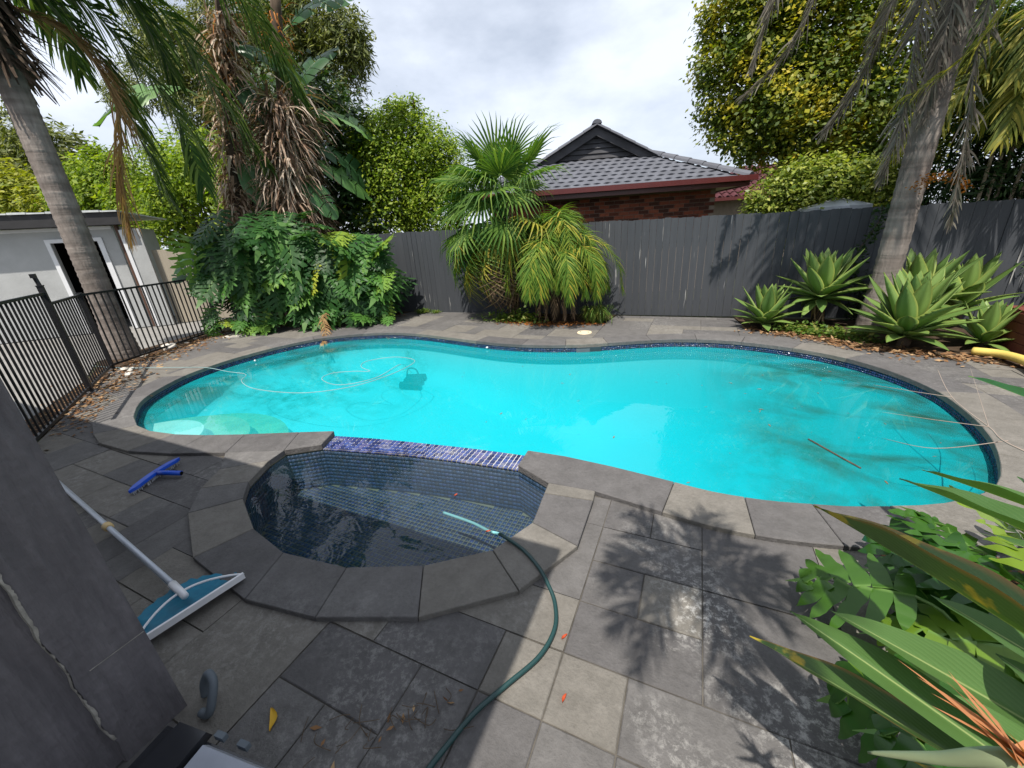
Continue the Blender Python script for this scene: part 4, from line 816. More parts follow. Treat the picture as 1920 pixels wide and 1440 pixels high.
for i in range(240):
    t = random.random(); c = Vector((2.6, 6.95, 1.72)) + Vector((.42 * math.cos(2.6 - 2.4 * t) * .6, 0, .26 * math.sin(2.6 - 2.4 * t))); c += Vector((random.gauss(0, .035), random.gauss(0, .035), random.gauss(0, .035))); s_ = .012; mb.add([c + Vector((-s_, 0, 0)), c + Vector((0, -s_, .4 * s_)), c + Vector((s_, 0, 0)), c + Vector((0, s_, -s_))], [(0, 1, 2, 3)])
tag(mb.put('seed_cluster', M['orange_litter'], pr), kind='stuff')
# ---- golden cane palm at the right edge
gc = thing('golden_cane_palm', (3.9, 8.6, 0), 'yellow green feathery cane palm at the right edge', 'palm tree')
mb = MB()
for i in range(5): mb.tube([(3.9 + .1 * i - .2, 8.55 + .05 * (i % 3), 0), (3.9 + .12 * i - .22, 8.57 + .05 * (i % 3), 2.6 + .3 * (i % 3))], [.025, .02], 7)
mb.put('canes', M['dry_petiole'], gc)
for i in range(26):
    a = random.uniform(0, 6.28) if i > 16 else R(120 + 9 * i); z0 = random.uniform(2.3, 3.6); r = random.uniform(.8, 1.5); b_ = Vector((3.9, 8.5, z0)); d_ = Vector((math.cos(a), math.sin(a), 0))
    frond([b_, b_ + d_ * r * .35 + Vector((0, 0, .55)), b_ + d_ * r * .75 + Vector((0, 0, .45)), b_ + d_ * r + Vector((0, 0, -.25))], .5, 60, .03, 55, .6, 100 + i).put('frond', M['golden' if i % 4 else 'queen'], gc)

# ---- fan palm
fp = thing('fan_palm', (-3.35, 7.38, 0), 'fan palm with stiff green and yellowing leaves against the fence', 'palm tree')
mb = MB(); mb.tube([(-3.35, 7.38, -.02), (-3.38, 7.36, 1.2), (-3.42, 7.33, 2.15)], [.13, .12, .12], 10); mb.put('trunk', M['bark'], fp, True)
mb = MB()
for i in range(260):
    a = random.uniform(0, 6.28); z = random.uniform(.3, 2.2); p = Vector((-3.38 + .12 * math.cos(a), 7.36 + .12 * math.sin(a), z)); w = Vector((-math.sin(a), math.cos(a), 0)) * .012; e_ = p + Vector((math.cos(a), math.sin(a), 0)) * random.uniform(.03, .12) + Vector((0, 0, random.uniform(-.25, .1))); mb.add([p - w, p + w, e_], [(0, 1, 2)])
mb.put('trunk_fibre', M['skirt'], fp)
def fan_mesh(rad, seed, mat, nseg=34, spread=290, droop=.25):
    g = random.Random(seed); mb = MB()
    for i in range(nseg):
        a = R(90 - spread / 2 + spread * (i + .5) / nseg); L = rad * (.72 + .28 * math.cos(a - R(90))) * g.uniform(.92, 1.05); w = R(spread / nseg) ; pts = []; uv = []
        for k, (t, wf, dr) in enumerate(((.05, 1., 0), (.35, 1., .0), (.6, .8, .05), (.82, .38, .25), (1., .03, .7))):
            r = L * t; hw = min(r * math.tan(w / 2), rad * .035) * wf * 1.05 if t < .5 else rad * .032 * wf
            cx, cy = r * math.cos(a), r * math.sin(a); z = -droop * rad * dr * g.uniform(.5, 1.5) + .1 * rad * t * abs(math.cos(a)) * .6; nx, ny = -math.sin(a), math.cos(a)
            pts += [(cx - nx * hw, cy - ny * hw, z + hw * .45), (cx, cy, z - hw * .3), (cx + nx * hw, cy + ny * hw, z + hw * .45)]
        mb.add(pts, [(3 * k + j, 3 * k + j + 1, 3 * k + j + 4, 3 * k + j + 3) for k in range(4) for j in (0, 1)])
    return mb.mesh('fan_leaf', mat)
fmesh = {k: [fan_mesh(.68, s_, M[k], droop=d_) for s_, d_ in ((1, .25), (2, .5), (3, .8))] for k in ('fan', 'fan_yellow', 'fan_brown')}
def fan_leaf(par, base, az, el, pet, kind, var, sc=1., tilt=None, roll=0):
    d = Vector((math.cos(az) * math.cos(el), math.sin(az) * math.cos(el), math.sin(el))); e_ = base + d * pet; mid = base + d * pet * .5 + Vector((0, 0, .04))
    mb = MB(); mb.tube(smoothpath([base, mid, e_], 4), .009, 5); leaf_o = mb.put('petiole', M['petiole' if kind == 'fan' else 'dry_petiole'], par)
    el2 = el if tilt is None else tilt; y = Vector((math.cos(az) * math.cos(el2), math.sin(az) * math.cos(el2), math.sin(el2))); x = Vector((-math.sin(az), math.cos(az), 0)) * -1; z = x.cross(y)
    Mx = Matrix((x, y, z)).transposed().to_4x4(); put('fan_leaf', fmesh[kind][var], par, Matrix.Translation(e_) @ Mx @ Matrix.Rotation(roll, 4, 'Y') @ Matrix.Diagonal((sc, sc, sc, 1)))
C0 = Vector((-3.42, 7.33, 2.2))
FL = [(-95, 72, .75, 'fan', 0, 78), (-140, 62, .8, 'fan', 0, 55), (-40, 62, .8, 'fan', 0, 60), (170, 58, .8, 'fan', 0, 48), (5, 52, .8, 'fan', 0, 50), (-70, 50, .6, 'fan', 1, 35), (-120, 45, .6, 'fan', 1, 20), (-160, 30, .85, 'fan', 1, 12), (-15, 30, .8, 'fan', 1, 15), (-75, 20, .6, 'fan', 1, -12), (-50, 10, .6, 'fan', 2, -25), (-175, 12, .8, 'fan', 1, -12), (-150, 0, .8, 'fan', 1, -25), (-110, 5, .6, 'fan', 2, -35), (100, 60, .7, 'fan', 0, 50), (60, 35, .5, 'fan', 1, 20), (150, 35, .6, 'fan', 1, 20), (-85, -20, .5, 'fan_yellow', 2, -55), (-140, -25, .8, 'fan_yellow', 1, -48), (-20, -5, .75, 'fan_yellow', 1, -22), (-170, -30, .9, 'fan', 1, -45), (-60, -30, .6, 'fan_yellow', 2, -60), (-125, -52, .85, 'fan_yellow', 2, -68), (-150, -48, 1.0, 'fan_yellow', 2, -66), (-95, -60, .9, 'fan_brown', 2, -80), (-110, -65, 1.1, 'fan_brown', 2, -82), (-60, -65, 1.0, 'fan_brown', 2, -80), (-170, -10, .7, 'fan', 1, -18), (178, 28, 0.95, 'fan', 1, 12), (186, 5, 1.0, 'fan', 1, -15), (172, -12, 1.0, 'fan', 1, -30), (-165, -32, 1.05, 'fan', 2, -52), (190, -45, 1.05, 'fan_yellow', 2, -62), (-130, -10, 0.8, 'fan', 2, -40), (-100, 35, 0.7, 'fan', 1, 18), (-60, -5, 0.7, 'fan', 2, -38)]
for i, (a, e_, p, k, vr, tl_) in enumerate(FL): fan_leaf(fp, C0 + Vector((0, 0, -.3 if e_ < 0 else 0)), R(a + random.uniform(-8, 8)), R(e_), p * .95, k, vr, random.uniform(1.05, 1.25), R(tl_), R(random.uniform(-25, 25)))
# ---- feathery date palm beside it
dp = thing('date_palm', (-2.45, 7.35, 0), 'feathery pygmy date palm with arching fronds beside fan palm', 'palm tree')
mb = MB(); mb.tube([(-2.45, 7.35, -.02), (-2.43, 7.33, 1.3)], [.1, .09], 9); mb.put('trunk', M['bark'], dp, True)
for i in range(40):
    a = R(-100 + random.uniform(-120, 120)) if i < 34 else random.uniform(0, 6.28); el = random.uniform(-.2, 1.25) if i > 8 else random.uniform(.6, 1.4); L = random.uniform(.85, 1.25); b_ = Vector((-2.43, 7.33, 1.3)); d_ = Vector((math.cos(a) * .9, math.sin(a) * .75, 0))
    h = math.sin(el) * L * .75; rad = math.cos(el) * .6 + .35
    frond([b_, b_ + d_ * L * rad * .4 + Vector((0, 0, h * .7)), b_ + d_ * L * rad * .85 + Vector((0, 0, h * .62)), b_ + d_ * L * rad * 1.15 + Vector((0, 0, h * .1 - .3)), b_ + d_ * L * rad * 1.22 + Vector((0, 0, -.78 + h * .25))], .38, 70, .017, 55, .45, 200 + i, rw=.01).put('frond', M['date'], dp)
for i in range(6):
    a = R(-150 + 22 * i); b_ = Vector((-2.35, 7.33, .95)); d_ = Vector((math.cos(a), math.sin(a), 0)); frond([b_, b_ + d_ * .3 + Vector((0, 0, -.05)), b_ + d_ * .42 + Vector((0, 0, -.45)), b_ + d_ * .46 + Vector((0, 0, -.82))], .2, 40, .012, 35, .5, 240 + i, rw=.01).put('dead_frond', M['fan_brown'], dp)

# ---- lobed leaves
def lobed_mesh(name, L, Wd, nl, mat, seed, cut=.62, tooth=True, droop=.28, cup=.12):
    """broad leaf cut into finger lobes along a midrib (local +Y out, +Z up); forked lobes when tooth is set"""
    g = random.Random(seed); mb = MB()
    def zf(x, y): t = y / L; return -droop * L * t * abs(t) - cup * abs(x) * 1.2 + .012 * math.sin(x * 40 / Wd + y * 23)
    def wid(t): return Wd * .5 * (math.sin(math.pi * min(1, (t * .84 + .17))) ** .7)
    def strip(pts, ws, uvx, tm, s):
        v = []; uv = []
        for k, (p, w) in enumerate(zip(pts, ws)):
            a = pts[min(k + 1, len(pts) - 1)] - pts[max(k - 1, 0)]; a = Vector((-a.y, a.x)).normalized() * w * .5
            for q in (p - a, p + a): v.append((q.x, q.y, zf(q.x, q.y))); uv.append((s * uvx[k], tm))
        mb.add(v, [(2 * k, 2 * k + 1, 2 * k + 3, 2 * k + 2) if s < 0 else (2 * k, 2 * k + 2, 2 * k + 3, 2 * k + 1) for k in range(len(pts) - 1)], uv)
    for s in (-1, 1):
        for i in range(nl):
            tm = (i + .5) / nl; w = wid(tm) * g.uniform(.85, 1.1); ym = tm * L * .95; hw = L * .95 / nl; back = -.55 * (1 - tm) ** 2.2; fw = .25 + .55 * tm + back
            d = Vector((s, fw)).normalized(); o_ = Vector((0, ym)); ln = w * math.sqrt(1 + fw * fw) * .92
            if tooth:
                strip([o_, o_ + d * ln * .3, o_ + d * ln * .62], [hw * 1.02, hw * .8, hw * .55], (0, .3, .62), tm, s)
                for da, l2, w2 in ((.0, .48, .5), (.55, .34, .4), (-.5, .34, .42)):
                    e = Vector((d.x * math.cos(da) - d.y * math.sin(da), d.x * math.sin(da) + d.y * math.cos(da))); st = o_ + d * ln * (.55 if da == 0 else g.uniform(.34, .5)); l2 = l2 * ln * g.uniform(.8, 1.2)
                    strip([st, st + e * l2 * .4 + d * .02 * ln, st + e * l2 * .78, st + e * l2], [hw * w2 * .8, hw * w2 * 1.05, hw * w2 * .7, hw * .05], (.6, .75, .9, 1), tm, s)
            else:
                bend = Vector((0, .14 * ln)); st_ = (0, .2, .4, .58, .74, .87, .96, 1.02); wd_ = (1.04, 1.1, 1.02, .92, .8, .6, .36, .05)
                strip([o_ + d * ln * k + bend * k * k * 1.3 for k in st_], [hw * k for k in wd_], st_, tm, s)
    strip([Vector((0, L * .9)), Vector((0, L * 1.0)), Vector((0, L * 1.16))], [L * .09, L * .1, L * .01], (0, 0, 0), 1, 1)
    return mb.mesh(name, mat, True)
def orient(p, d, nrm, roll=0):
    y = Vector(d).normalized(); z = Vector(nrm); z = (z - y * z.dot(y)).normalized(); x = y.cross(z); return Matrix.Translation(p) @ Matrix((x, y, z)).transposed().to_4x4() @ Matrix.Rotation(roll, 4, 'Y')
PH = [lobed_mesh('leaf', .62, .6, 9, M['philo'], 1), lobed_mesh('leaf', .62, .52, 8, M['philo'], 2, droop=.45), lobed_mesh('leaf', .62, .56, 10, M['philo'], 3, droop=.18)]
ph = thing('philodendron', (-8.0, 6.7, 0), 'big sprawling split leaf philodendron mound between pool and fence', 'philodendron')
A_ = Vector((-9.75, 5.75, 0)); B_ = Vector((-6.55, 7.35, 0)); ax_ = (B_ - A_); no_ = Vector((.458, -.89, 0)); rl = random.Random(5)
mb = MB()
for i in range(60):
    t = rl.random(); p = A_ + ax_ * t + no_ * rl.uniform(-.2, .2); h = 2.3 - .9 * max(0, t - .6) * 2.5
    e_ = p + no_ * rl.uniform(.1, .7) + Vector((0, 0, h * rl.uniform(.3, .95))); mb.tube(smoothpath([p, p * .6 + e_ * .4 + Vector((0, 0, .3)), e_], 4), [.016] * 9, 5)
mb.put('stems', M['petiole'], ph)
for i in range(140):
    inner_l = i > 108
    t = rl.uniform(-.06, 1.06); top = 2.45 - .85 * max(0, t - .55) * 2.0 - .5 * max(0, .12 - t) * 4; zf_ = rl.random() ** .85; z = .12 + (top - .12) * zf_
    depth = (.95 * math.sqrt(max(0, 1 - (z / (top + .15)) ** 2)) + .08) * (1 if not inner_l else .12); th = rl.uniform(-.75, .75)
    p = A_ + ax_ * t + no_ * depth * rl.uniform(.75, 1.02) + Vector((0, 0, z))
    if not (inner_l or t > 0.0) and z < .4: continue
    od = no_ * math.cos(th) + ax_.normalized() * math.sin(th); dn = -rl.uniform(.3, 1.9) if z < top * .8 else rl.uniform(-.7, .4)
    d = (od + Vector((0, 0, dn))).normalized(); nn = Vector((0, 0, 1)) * .7 + od * .7 + Vector((rl.uniform(-.3, .3), rl.uniform(-.3, .3), 0)); s_ = rl.uniform(1.05, 1.85) * (.7 if z < .6 else 1)
    if z < .35: d = (od + Vector((0, 0, .05))).normalized(); s_ *= .8
    put('leaf', PH[i % 3], ph, orient(p - d * .42 * s_ * (.6 if z > .5 else .3), d, nn, rl.uniform(-.35, .35)) @ Matrix.Diagonal((s_, s_, s_, 1)))

# ---- giant strelitzia stems with dead skirts
def skirt_mesh(path, n, rad, L, seed, w=.03):
    g = random.Random(seed); mb = MB(); m = len(path)
    for i in range(n):
        k = g.random() * (m - 1); j = min(int(k), m - 2); c = path[j].lerp(path[j + 1], k - j); a = g.uniform(0, 6.28); o_ = Vector((math.cos(a), math.sin(a), 0)); tl_ = Vector((-math.sin(a), math.cos(a), 0)); p = c + o_ * rad * g.uniform(.6, 1.2); ln = L * g.uniform(.35, 1.2); ww = w * g.uniform(.4, 1.5); q = p; v = []; d = (o_ * g.uniform(-.1, .9) + Vector((0, 0, g.uniform(-.7, .3))) + tl_ * g.uniform(-.4, .4)).normalized()
        for e_ in range(5):
            x = ww * (1, 1, .8, .5, .15)[e_]; v += [q - tl_ * x * .5, q + tl_ * x * .5]; q = q + d * ln / 4; d = (d + Vector((g.uniform(-.25, .25), g.uniform(-.25, .25), -.45))).normalized(); tl_ = (tl_ + Vector((g.uniform(-.4, .4), g.uniform(-.4, .4), g.uniform(-.3, .3)))).normalized()
        mb.add(v, [(2 * e_, 2 * e_ + 1, 2 * e_ + 3, 2 * e_ + 2) for e_ in range(4)])
    return mb
def paddle_mesh(L, Wd, seed, torn=.5, droop=.5, mat='paddle'):
    g = random.Random(seed); mb = MB(); K = 22
    def mid(t): return Vector((0, L * t * (1 - .18 * droop * t), -droop * L * .55 * t * t))
    mb.tube([mid(t) for t in np.linspace(0, 1, 8)], [.014 * (1 - .8 * t) for t in np.linspace(0, 1, 8)], 5)
    for s in (-1, 1):
        i = 0; lift = 0
        while i < K:
            j = min(K, i + (g.randint(1, 3) if g.random() < torn else g.randint(3, 8))); sag = g.uniform(.1, .9) if torn > .3 else .15; v = []; uv = []; gp = .0 if torn < .2 else .18
            for k in range(i, j + 1):
                t = (k + (gp if k == i else (-gp if k == j else 0))) / K; w = Wd * .5 * (math.sin(math.pi * min(1, .06 + t * .95)) ** .55) * (1 if t < .97 else .3)
                c = mid(min(1, max(0, t)))
                for q in (0, .5, 1): v.append(c + Vector((s * w * q, .10 * L * q * .6, -sag * w * q * q * .9 + .22 * w * q))); uv.append((s * q, t))
            n = j - i + 1; mb.add(v, [((3 * k + c, 3 * k + c + 1, 3 * k + c + 4, 3 * k + c + 3) if s > 0 else (3 * k + c, 3 * k + c + 3, 3 * k + c + 4, 3 * k + c + 1)) for k in range(n - 1) for c in (0, 1)], uv); i = j
    return mb.mesh('paddle_leaf', M[mat], True)
PD = [paddle_mesh(1.5, .62, 1, .75, .75), paddle_mesh(1.45, .66, 2, .35, .5), paddle_mesh(1.6, .6, 3, .9, .95), paddle_mesh(1.35, .75, 4, .1, .35)]
def paddle(par, tip_from, p, d, nrm, var, s_=1.):
    mb = MB(); a = Vector(tip_from); b = Vector(p); mb.tube(smoothpath([a, a.lerp(b, .5) + Vector((0, 0, .12)), b], 4), .018, 5); mb.put('petiole', M['petiole'], par); put('paddle_leaf', PD[var], par, orient(b, d, nrm) @ Matrix.Diagonal((s_, s_, s_, 1)))
for nm, base, mid_, top, lab, leaves in (
    ('giant_strelitzia', (-8.95, 7.05), (-8.8, 7.1, 2.6), (-8.35, 7.55, 6.6), 'shaggy brown trunk with hanging dead leaves above the philodendron',
     [((-8.6, 7.3, 4.6), (-8.25, 7.7, 4.5), (.9, 1, .1), 2, 1.0), ((-8.6, 7.2, 3.4), (-8.2, 7.5, 3.5), (.8, .8, -.5), 1, .85), ((-8.6, 7.3, 4.4), (-8.3, 7.5, 4.9), (.6, .4, .9), 1, .8), ((-8.7, 7.2, 3.6), (-8.3, 7.6, 3.9), (.8, .9, -.4), 0, .95), ((-8.5, 7.4, 5.5), (-8.2, 7.6, 6.0), (.6, .3, .6), 0, .9), ((-8.4, 7.5, 6.4), (-8.2, 7.4, 7.0), (.7, -.2, .6), 2, 1.1), ((-8.4, 7.5, 6.4), (-8.6, 7.6, 7.1), (-.6, .2, .8), 0, 1.1), ((-8.7, 7.1, 3.0), (-8.35, 7.1, 3.2), (.8, .1, -.8), 1, .7), ((-8.8, 7.0, 3.2), (-9.1, 6.8, 3.6), (-.4, -.4, -1), 3, .8)]),
    ('giant_strelitzia', (-9.75, 6.3), (-9.55, 6.3, 2.6), (-9.05, 6.85, 6.5), 'darker slimmer shaggy trunk with paddle leaves behind left palm fronds',
     [((-9.5, 6.35, 3.1), (-9.2, 6.4, 3.45), (.5, .2, -.9), 3, .75), ((-9.4, 6.5, 4.2), (-9.7, 6.0, 4.8), (-.7, -.9, .0), 0, 1.1), ((-9.3, 6.6, 4.6), (-9.1, 6.6, 5.0), (.7, .5, -.7), 1, .9), ((-9.1, 6.8, 6.2), (-9.3, 6.5, 6.7), (-.6, -.6, .1), 3, 1.), ((-9.2, 6.7, 5.2), (-9.0, 6.7, 5.6), (.7, .4, -.1), 2, .9), ((-9.7, 6.2, 1.9), (-10.0, 5.7, 1.9), (-.3, -.7, -.4), 1, .7), ((-9.6, 6.3, 2.2), (-9.95, 5.75, 2.0), (-.1, -.5, -.9), 0, .6), ((-9.0, 6.85, 6.4), (-8.9, 6.6, 7.0), (.3, -.7, .6), 0, 1.)])):
    st = thing(nm, (*base, 0), lab, 'strelitzia', 'giant strelitzias'); path = smoothpath([(*base, 0), mid_, top], 8); mb = MB(); mb.tube(path, [.13 - .03 * i / 16 for i in range(17)], 10); mb.put('trunk', M['bark'], st, True)
    big = lab.startswith('shaggy'); skirt_mesh(path[5:13] if big else path[6:16], 3400 if big else 1300, .4 if big else .22, .85 if big else .55, 3 if big else 4, .045).put('dead_leaf_skirt', M['skirt'], st)
    skirt_mesh(path[11:16], 160, .22, .4, 8, .02).put('flower_remains', M['orange_litter'], st)
    for tf, p, d, vr, s_ in leaves: paddle(st, tf, p, d, Vector((.3, -.6, .9)), vr, s_ * 1.15)

# ---- agaves
def agave_leaf(L, Wd, curl, seed=0, mat='agave'):
    mb = MB(); n = 11; v = []; uv = []; xs = (-1, -.55, 0, .55, 1)
    for i in range(n + 1):
        t = i / n; w = Wd * .5 * (.45 + 1.5 * t if t < .36 else (1.0 if t < .5 else 1.0 - ((t - .5) / .5) ** 1.7)); w = max(w, .001)
        yy = L * t; zz = curl * L * t * t * (1 - .2 * t) 
        for x in xs: v.append((x * w, yy, zz + .30 * w * x * x * (1 - .3 * t) + .0)); uv.append((x, t))
        v.append((0, yy, zz - .03 * (1 - t) - .004)); uv.append((0, t))
    k = 6
    for i in range(n):
        f_ = [(i * k + j, i * k + j + 1, (i + 1) * k + j + 1, (i + 1) * k + j) for j in range(4)] + [(i * k + 4, i * k + 5, (i + 1) * k + 5, (i + 1) * k + 4), (i * k + 5, i * k, (i + 1) * k, (i + 1) * k + 5)]
        mb.f += f_
    mb.v = v; mb.uv = uv; return mb.mesh('leaf', M[mat], True)
AG = [agave_leaf(.6, .168, c, i) for i, c in enumerate((-.08, .1, -.3, -.22))]; AGD = agave_leaf(.4, .09, -.9, 9, 'agave_dry')
def agave(x, y, stem, size, n, label, seed):
    g = random.Random(seed); root = thing('agave', (x, y, 0), label, 'agave', 'agaves along the fence corner'); c = Vector((x, y, stem + .12 * size))
    mb = MB(); mb.tube([(x, y, -.02), (x + .02, y, stem * .6), (x, y, stem + .1 * size)], [.07, .065, .05], 8); mb.put('stem', M['bark'], root, True)
    for i in range(n):
        t = (i + .5) / n; el = R(86 - 100 * t ** 1.05) if stem > .2 else R(86 - 78 * t ** 1.1); az = i * 2.39996 + g.uniform(-.15, .15); d = Vector((math.cos(az) * math.cos(el), math.sin(az) * math.cos(el), math.sin(el))); nn = Vector((-math.cos(az) * math.sin(el), -math.sin(az) * math.sin(el), math.cos(el)))
        s_ = size * (.78 + .34 * math.sin(math.pi * min(1, t * 1.05 + .08))) * g.uniform(.9, 1.08); p = c + Vector((math.cos(az), math.sin(az), 0)) * .045 * size * t - Vector((0, 0, .10 * size * t))
        put('leaf', AG[0 if t < .25 else (1 if t < .5 else (3 if t < .8 else 2))], root, orient(p, d, nn, g.uniform(-.12, .12)) @ Matrix.Diagonal((s_ * 1.04, s_, s_, 1)))
    for i in range(16 if stem > .2 else 6):
        az = g.uniform(0, 6.28); d = Vector((math.cos(az) * .5, math.sin(az) * .5, -.8)); put('dry_leaf', AGD, root, orient(c + Vector((0, 0, -.1)), d, Vector((math.cos(az), math.sin(az), .4)), g.uniform(-.6, .6)) @ Matrix.Diagonal((size * .8,) * 3 + (1,)))
agave(1.07, 7.22, .05, .9, 38, 'leftmost agave rosette sitting low at the paving edge', 1)
agave(1.78, 7.42, .4, 1.08, 42, 'tall agave on a shaggy dry stem left of palm trunk', 2)
agave(2.5, 6.42, .1, 1.15, 46, 'largest agave in front of the right palm trunk', 3)
agave(3.28, 6.55, .02, .78, 24, 'small bright agave beside the red timber planter', 4)
agave(2.85, 7.35, .3, 1.15, 32, 'agave half hidden right behind the palm trunk', 5)
agave(3.5, 7.75, .2, 1.1, 28, 'rearmost agave in the shade near the dark shrub', 6)

# ---- ivy, weeds, litter
def scatter_leaves(n, fn, size, seed, flat=.5, aspect=.6):
    g = np.random.default_rng(seed); P = np.array([fn(g) for _ in range(n)]); d = g.normal(size=(n, 3)); d[:, 2] *= flat; d /= np.linalg.norm(d, axis=1)[:, None]; u = g.normal(size=(n, 3)) * .35 + [0, 0, 1.]; sd = np.cross(d, u); sd /= np.linalg.norm(sd, axis=1)[:, None] + 1e-6; s_ = size * g.uniform(.5, 1.4, n)[:, None]
    V = np.stack([P, P + d * s_ * .45 + sd * s_ * aspect * .5, P + d * s_, P + d * s_ * .45 - sd * s_ * aspect * .5], 1).reshape(-1, 3); return V, np.arange(len(V)).reshape(-1, 4)
def ivyp(g):
    z = g.uniform(0, 1.7); return (2.36 + .1 * math.sin(z * 5) + g.normal() * .055, 8.0 - abs(g.normal()) * .04, z)
iv = thing('ivy', (2.36, 8.03, 0), 'narrow strand of ivy climbing the charcoal fence', 'ivy'); V, F = scatter_leaves(420, ivyp, .07, 1, 1.); put('leaves', mesh('leaves', V, F, M['darkveg']), iv)
mb = MB(); mb.tube([(2.36 + .1 * math.sin(z * 5), 8.03, z) for z in np.linspace(0, 1.7, 12)], .008, 5); mb.put('vine_stem', M['bark'], iv)
mb = MB()
def blade_clump(cx, cy, n, h, spread, seed, mb):
    g = random.Random(seed)
    for i in range(n):
        a = g.uniform(0, 6.28); p = Vector((cx + g.gauss(0, spread * .25), cy + g.gauss(0, spread * .25), 0)); o_ = Vector((math.cos(a), math.sin(a), 0)); w = Vector((-math.sin(a), math.cos(a), 0)) * .006; hh = h * g.uniform(.5, 1.1); m_ = p + o_ * spread * .4 + Vector((0, 0, hh)); e_ = p + o_ * spread * g.uniform(.7, 1.2) + Vector((0, 0, hh * g.uniform(.2, .8))); mb.add([p - w, p + w, m_ + w, m_ - w, e_], [(0, 1, 2, 3), (3, 2, 4)])
gcl = thing('grass_clump', (-1.6, 7.3, 0), 'tufty grass clump at the right foot of the palms', 'grass clump'); mb = MB(); blade_clump(-1.62, 7.28, 260, .3, .32, 2, mb); mb.put('blades', M['weed'], gcl)
wd = thing('weed_patch', (-3.3, 6.95, 0), 'low leafy weeds at the foot of the fan palm', 'weeds'); V, F = scatter_leaves(900, lambda g: (-3.25 + g.normal() * .32, 7.12 + g.normal() * .1, abs(g.normal()) * .1), .07, 3); put('leaves', mesh('leaves', V, F, M['weed']), wd)
wd = thing('weed_patch', (1.75, 6.75, 0), 'low leafy weeds among the agaves at paving edge', 'weeds'); V, F = scatter_leaves(1300, lambda g: ((lambda t: (1.25 + t * 1.0 + g.normal() * .06, 6.95 - t * .55 + abs(g.normal()) * .2, abs(g.normal()) * .06))(g.random())), .06, 4); put('leaves', mesh('leaves', V, F, M['weed']), wd)
wd = thing('weed_patch', (-6.3, 7.75, 0), 'pale grass tuft growing at the base of fence', 'weeds'); mb = MB(); blade_clump(-5.95, 7.72, 120, .1, .22, 5, mb); blade_clump(-5.6, 7.74, 60, .07, .15, 6, mb); mb.put('blades', M['weed'], wd)
def litter(name, n, fn, size, seed, mat='litter'):
    V, F = scatter_leaves(n, fn, size, seed, .12, .4); o = put(name, mesh(name, V, F, M[mat])); tag(o, kind='stuff'); return o
def along(pts, sp, z=.006):
    def fn(g):
        k = g.random() * (len(pts) - 1); i = int(k); t = k - i; a = pts[i]; b = pts[min(i + 1, len(pts) - 1)]; return (a[0] + (b[0] - a[0]) * t + g.normal() * sp, a[1] + (b[1] - a[1]) * t + g.normal() * sp, z + abs(g.normal()) * .008)
    return fn
litter('leaf_litter', 1500, along([(-6.0, 1.25), (-7.35, 2.2), (-8.4, 2.95), (-8.9, 4.0), (-9.5, 5.2)], .22), .07, 11)
litter('leaf_litter', 1100, along([(-9.4, 5.3), (-8.5, 6.05), (-7.3, 6.6), (-6.5, 7.3)], .12), .08, 12)
litter('leaf_litter', 900, along([(.9, 7.05), (1.6, 6.65), (2.2, 6.15), (3.1, 5.85)], .12, .01), .07, 13)
litter('leaf_litter', 600, along([(-3.5, 7.0), (-2.5, 6.9), (-1.5, 7.1)], .1, .01), .06, 14, 'orange_litter')
litter('leaf_litter', 900, along([(1.05, .3), (1.15, 1.5), (1.5, 2.1)], .15, .004), .07, 15)
litter('leaf_litter', 14, along([(-1.08, .38), (-.9, .5), (-.72, .72)], .05, .003), .035, 16)

# rocks by the pool fence
rg = random.Random(9)
def rock(x, y, r, label, group=None):
    me = bpy.data.meshes.new('rock'); import bmesh as _b; bm = _b.new(); _b.ops.create_icosphere(bm, subdivisions=2, radius=r)
    for v in bm.verts: v.co *= rg.uniform(.8, 1.15); v.co.z *= .6
    bm.to_mesh(me); bm.free(); me.materials.append(M['stone_white']); o = put('rock', me, None, Matrix.Translation((x, y, r * .3))); tag(o, label, 'rock', group)
rock(-9.15, 3.9, .13, 'largest pale rock behind the long fence panel')
for i in range(12):
    t = rg.random(); x, y = (-8.9 - rg.uniform(0, .3), 3.2 + t * 1.9) if i < 7 else (-7.9 - rg.uniform(-.1, .4), 2.72 + rg.uniform(-.1, .2)); rock(x - (0 if i >= 7 else t * .6), y, rg.uniform(.035, .07), 'small pale rock in the litter strip behind pool fence', 'small rocks behind pool fence')

# ------------------------------------------------------------------ timber planter and yellow hose at right
tp = thing('timber_planter', (3.75, 4.9, 0), 'low red stained timber planter box at right edge', 'planter')
a0, a1 = Vector((3.48, 6.75, 0)), Vector((3.42, 3.6, 0)); ang = math.atan2(a1.y - a0.y, a1.x - a0.x); L = (a1 - a0).length
for k in range(4):
    mb = MB(); c = (a0 + a1) / 2; mb.box((c.x, c.y, .055 + k * .108), (L, .03, .1), ang); mb.put('side_board', M['decking'], tp)
for k in range(6):
    mb = MB(); c = (a0 + a1) / 2 + Vector((.05 + k * .12, 0, .45)); mb.box(c, (L + .05, .108, .024), ang); mb.put('top_board', M['decking'], tp)
mb = MB(); mb.box((3.8, 6.74, .21), (.62, .03, .42), 0); mb.put('end_board', M['decking'], tp)
mb = MB(); mb.tube(smoothpath([(3.02, 6.12, .05), (3.17, 5.95, .07), (3.2, 5.6, .09), (3.12, 5.2, .07), (3.05, 4.9, .05)], 6), .045, 12); o = mb.put('yellow_pipe', M['yellow_hose'], None, True); tag(o, 'thick yellow pipe curving off the paving at right', 'pipe')

